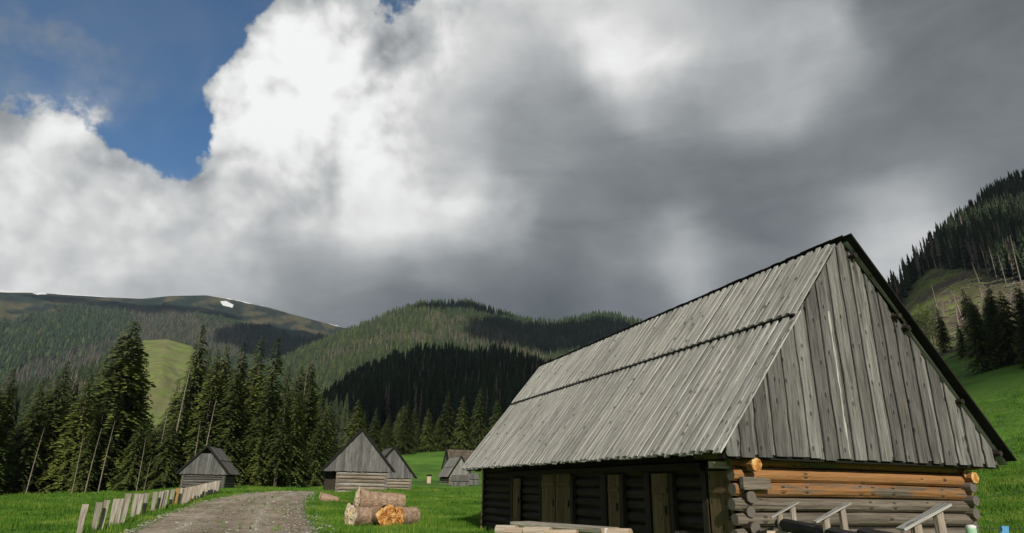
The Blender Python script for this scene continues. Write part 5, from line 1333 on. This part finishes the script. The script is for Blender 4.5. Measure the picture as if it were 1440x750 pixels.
# ------------------------------------------------------------------ grass, flowers, stones
def blades():
    N = 60000
    parts = []
    for (x0, x1, r0, r1, n) in ((-60, 720, 21, 60, 46000), (1300, 1500, 14, 60, 14000), (-60, 700, 60, 86, 9000), (1300, 1500, 60, 120, 7000)):
        a = RNG.uniform(az_of(x0), az_of(x1), n); r = RNG.uniform(r0**1.4, r1**1.4, n)**(1/1.4); parts.append(np.stack([r*np.sin(a), r*np.cos(a)], -1))
    P = np.concatenate(parts)
    inroad = inpoly(P[:, 0], P[:, 1], ROADPOLY)
    c, s = math.cos(-HTH), math.sin(-HTH); lx = (P[:, 0]-HP0[0])*c-(P[:, 1]-HP0[1])*s; ly = (P[:, 0]-HP0[0])*s+(P[:, 1]-HP0[1])*c
    inh = (lx > .5) & (lx < 6.7) & (ly > .2) & (ly < 16.3)
    ragged = inroad & (RNG.random(len(P)) > .035)
    P = P[~ragged & ~inh]; Z = terrain(P[:, 0], P[:, 1]); n = len(P)
    patch = fbm(P[:, 0]/2.2, P[:, 1]/2.2, 33)
    hh = RNG.uniform(.05, .13, n)*(.3+1.7*patch)*np.where(patch > .58, 1.7, 1.); NB = 4
    V = np.zeros((n, NB, 3, 3)); a = RNG.uniform(0, 6.28, (n, NB)); sp_ = RNG.uniform(0, .09, (n, NB)); w = .010+.0003*np.hypot(P[:, 0], P[:, 1])[:, None]
    bx = P[:, 0:1]+np.cos(a)*sp_; by = P[:, 1:2]+np.sin(a)*sp_; b = RNG.uniform(0, 6.28, (n, NB)); ln = RNG.uniform(.0, .06, (n, NB))
    V[:, :, 0, 0] = bx-np.cos(b)*w; V[:, :, 0, 1] = by-np.sin(b)*w; V[:, :, 1, 0] = bx+np.cos(b)*w; V[:, :, 1, 1] = by+np.sin(b)*w
    V[:, :, 0, 2] = V[:, :, 1, 2] = Z[:, None]-.02; V[:, :, 2, 0] = bx+np.cos(a)*ln; V[:, :, 2, 1] = by+np.sin(a)*ln; V[:, :, 2, 2] = (Z+hh)[:, None]*1.0+RNG.uniform(-.02, .02, (n, NB))
    T = np.repeat(RNG.random((n, NB)), 3)
    F = np.arange(n*NB*3).reshape(-1, 3)
    tag(link_mesh('meadow_grass', mesh_np('meadow_grass', V.reshape(-1, 3), F, 'grass', {'tone': T})), 'short bright green meadow grass', 'grass', kind='stuff')
    # flowers
    sel = RNG.choice(n, 900, replace=False); fp = P[sel]; fp = fp[fbm(fp[:, 0]/5, fp[:, 1]/5, 44) > .47]
    z = terrain(fp[:, 0], fp[:, 1]); mb_V = []; mb_F = []
    for (x, y), zz in zip(fp, z):
        o = len(mb_V); s = random.uniform(.014, .026); t = zz+random.uniform(.08, .16)
        mb_V += [(x-s, y, t), (x+s, y, t), (x, y-s, t+s), (x, y+s, t+s*.5)]; mb_F += [(o, o+1, o+2), (o, o+3, o+1)]
    tag(link_mesh('meadow_flowers', mesh_np('meadow_flowers', mb_V, mb_F, 'flower')), 'tiny pale flowers dotted through the meadow grass', 'flowers', kind='stuff')
blades()
def stones():
    t = (1+5**.5)/2; iv = np.array([(-1, t, 0), (1, t, 0), (-1, -t, 0), (1, -t, 0), (0, -1, t), (0, 1, t), (0, -1, -t), (0, 1, -t), (t, 0, -1), (t, 0, 1), (-t, 0, -1), (-t, 0, 1)])/1.9
    fc = np.array([(0, 11, 5), (0, 5, 1), (0, 1, 7), (0, 7, 10), (0, 10, 11), (1, 5, 9), (5, 11, 4), (11, 10, 2), (10, 7, 6), (7, 1, 8), (3, 9, 4), (3, 4, 2), (3, 2, 6), (3, 6, 8), (3, 8, 9), (4, 9, 5), (2, 4, 11), (6, 2, 10), (8, 6, 7), (9, 8, 1)])
    Vs = []; Fs = []; off = 0; n = len(ROAD_A)
    for i in range(4600):
        q = random.random()**1.5*(n-2); k = int(q); f = random.random()
        mode = random.random()
        if mode < .15: f = .24+random.gauss(0, .015)
        elif mode < .30: f = .65+random.gauss(0, .015)
        elif mode < .60: f = random.uniform(.82, 1.10)
        elif mode < .75: f = random.uniform(-.03, .03)
        p = (ROAD_A[k]*(1-f)+ROAD_B[k]*f)*(1-(q-k))+(ROAD_A[k+1]*(1-f)+ROAD_B[k+1]*f)*(q-k)
        s = random.uniform(.012, .035) if random.random() < .9 else random.uniform(.04, .075)
        a = random.uniform(0, 6.28); c, sn = math.cos(a), math.sin(a)
        v = iv*np.array([s*random.uniform(.8, 1.5), s, s*random.uniform(.4, .8)])*RNG.uniform(.8, 1.2, (12, 1))
        v = np.stack([v[:, 0]*c-v[:, 1]*sn, v[:, 0]*sn+v[:, 1]*c, v[:, 2]], -1); v[:, 0] += p[0]; v[:, 1] += p[1]; Vs.append((v, p)); Fs.append(fc+off); off += 12
    PP = np.array([p for _, p in Vs]); Z = terrain(PP[:, 0], PP[:, 1])+.055
    V = np.concatenate([v+np.array([0, 0, z]) for (v, _), z in zip(Vs, Z)])
    tag(link_mesh('loose_stones', mesh_np('loose_stones', V, np.concatenate(Fs), 'stone')), 'pale loose stones strewn over the gravel track', 'stones', kind='stuff')
stones()

# ------------------------------------------------------------------ clouds over and behind the camera: they throw the patches of shade on the hills
def cloud(name, label, targets, alt, seed):
    """targets: ground points (world) with radius; each gets a lobe of cloud on its line to the sun"""
    rg = random.Random(seed); Vs = []; Fs = []; off = 0
    nu, nv = 26, 14
    for P_, rx, ry in targets:
        t = (alt-P_[2])/SUNV[2]; c = np.array(P_)+SUNV*t
        V = []; 
        for j in range(nv+1):
            ph = math.pi*j/nv
            for i in range(nu):
                a = 2*math.pi*i/nu; x, y, z = math.sin(ph)*math.cos(a), math.sin(ph)*math.sin(a), math.cos(ph)
                k = 1+.28*(float(fbm(np.array([x*1.7+seed+P_[0]*.01+9]), np.array([y*1.7+z+P_[1]*.01+9]), seed)[0])-.5)*2
                V.append((c[0]+x*rx*k, c[1]+y*ry*k, c[2]+z*min(rx, ry)*(.45 if z > 0 else .12)*k))
        F = [(j*nu+i, j*nu+(i+1) % nu, (j+1)*nu+(i+1) % nu, (j+1)*nu+i) for j in range(nv) for i in range(nu)]
        Vs.append(np.array(V)); Fs.append(np.array(F)+off); off += len(V)
    tag(link_mesh(name, mesh_np(name, np.concatenate(Vs), np.concatenate(Fs), 'cloud', smooth=True)), label, 'cloud', kind='stuff')
def gp(x, r): a = az_of(x); X, Y = r*math.sin(a), r*math.cos(a); return (X, Y, H1(X, Y))
cloud('cloud', 'low grey cloud shading the dark spur', [(gp(620, 560), 150, 260), (gp(500, 520), 90, 170), (gp(760, 560), 150, 260), (gp(900, 560), 150, 260), (gp(640, 330), 120, 110), (gp(520, 330), 70, 110)], 1080, 3)
cloud('cloud', 'low grey cloud shading the crest of the right hill', [(gp(1470, 640), 90, 70), (gp(1580, 620), 120, 120), (gp(1400, 165), 55, 50), (gp(1325, 180), 30, 34), (gp(1500, 165), 60, 56)], 1050, 4)
cloud('cloud', 'low grey cloud shading the far mountain', [(gp(420, 2350), 330, 420), (gp(150, 2750), 420, 120), (gp(800, 1450), 260, 260), (gp(640, 1640), 140, 70)], 1700, 5)

# ------------------------------------------------------------------ haze
if HAZE > 0:
    hm = bpy.data.materials.new('valley_haze'); hm.use_nodes = True; T = NT(hm.node_tree); T.n.clear()
    out = T.n.new('ShaderNodeOutputMaterial'); v = T.n.new('ShaderNodeVolumePrincipled'); v.inputs['Color'].default_value = (.62, .78, 1, 1); v.inputs['Density'].default_value = HAZE; v.inputs['Anisotropy'].default_value = .2
    T.l.new(v.outputs[0], out.inputs['Volume'])
    mb = MB(); x0, x1, y0, y1, z0, z1 = -4300, 4300, -4300, 4300, -2, 905
    vs = [(x0, y0, z0), (x1, y0, z0), (x1, y1, z0), (x0, y1, z0), (x0, y0, z1), (x1, y0, z1), (x1, y1, z1), (x0, y1, z1)]
    mb.add(vs, [(3, 2, 1, 0), (4, 5, 6, 7), (0, 1, 5, 4), (1, 2, 6, 5), (2, 3, 7, 6), (3, 0, 4, 7)], [(0, 0, 0)]*8)
    o = mb.build('haze', hm, kind='stuff'); o['label'] = 'thin bluish valley haze'; o['category'] = 'haze'
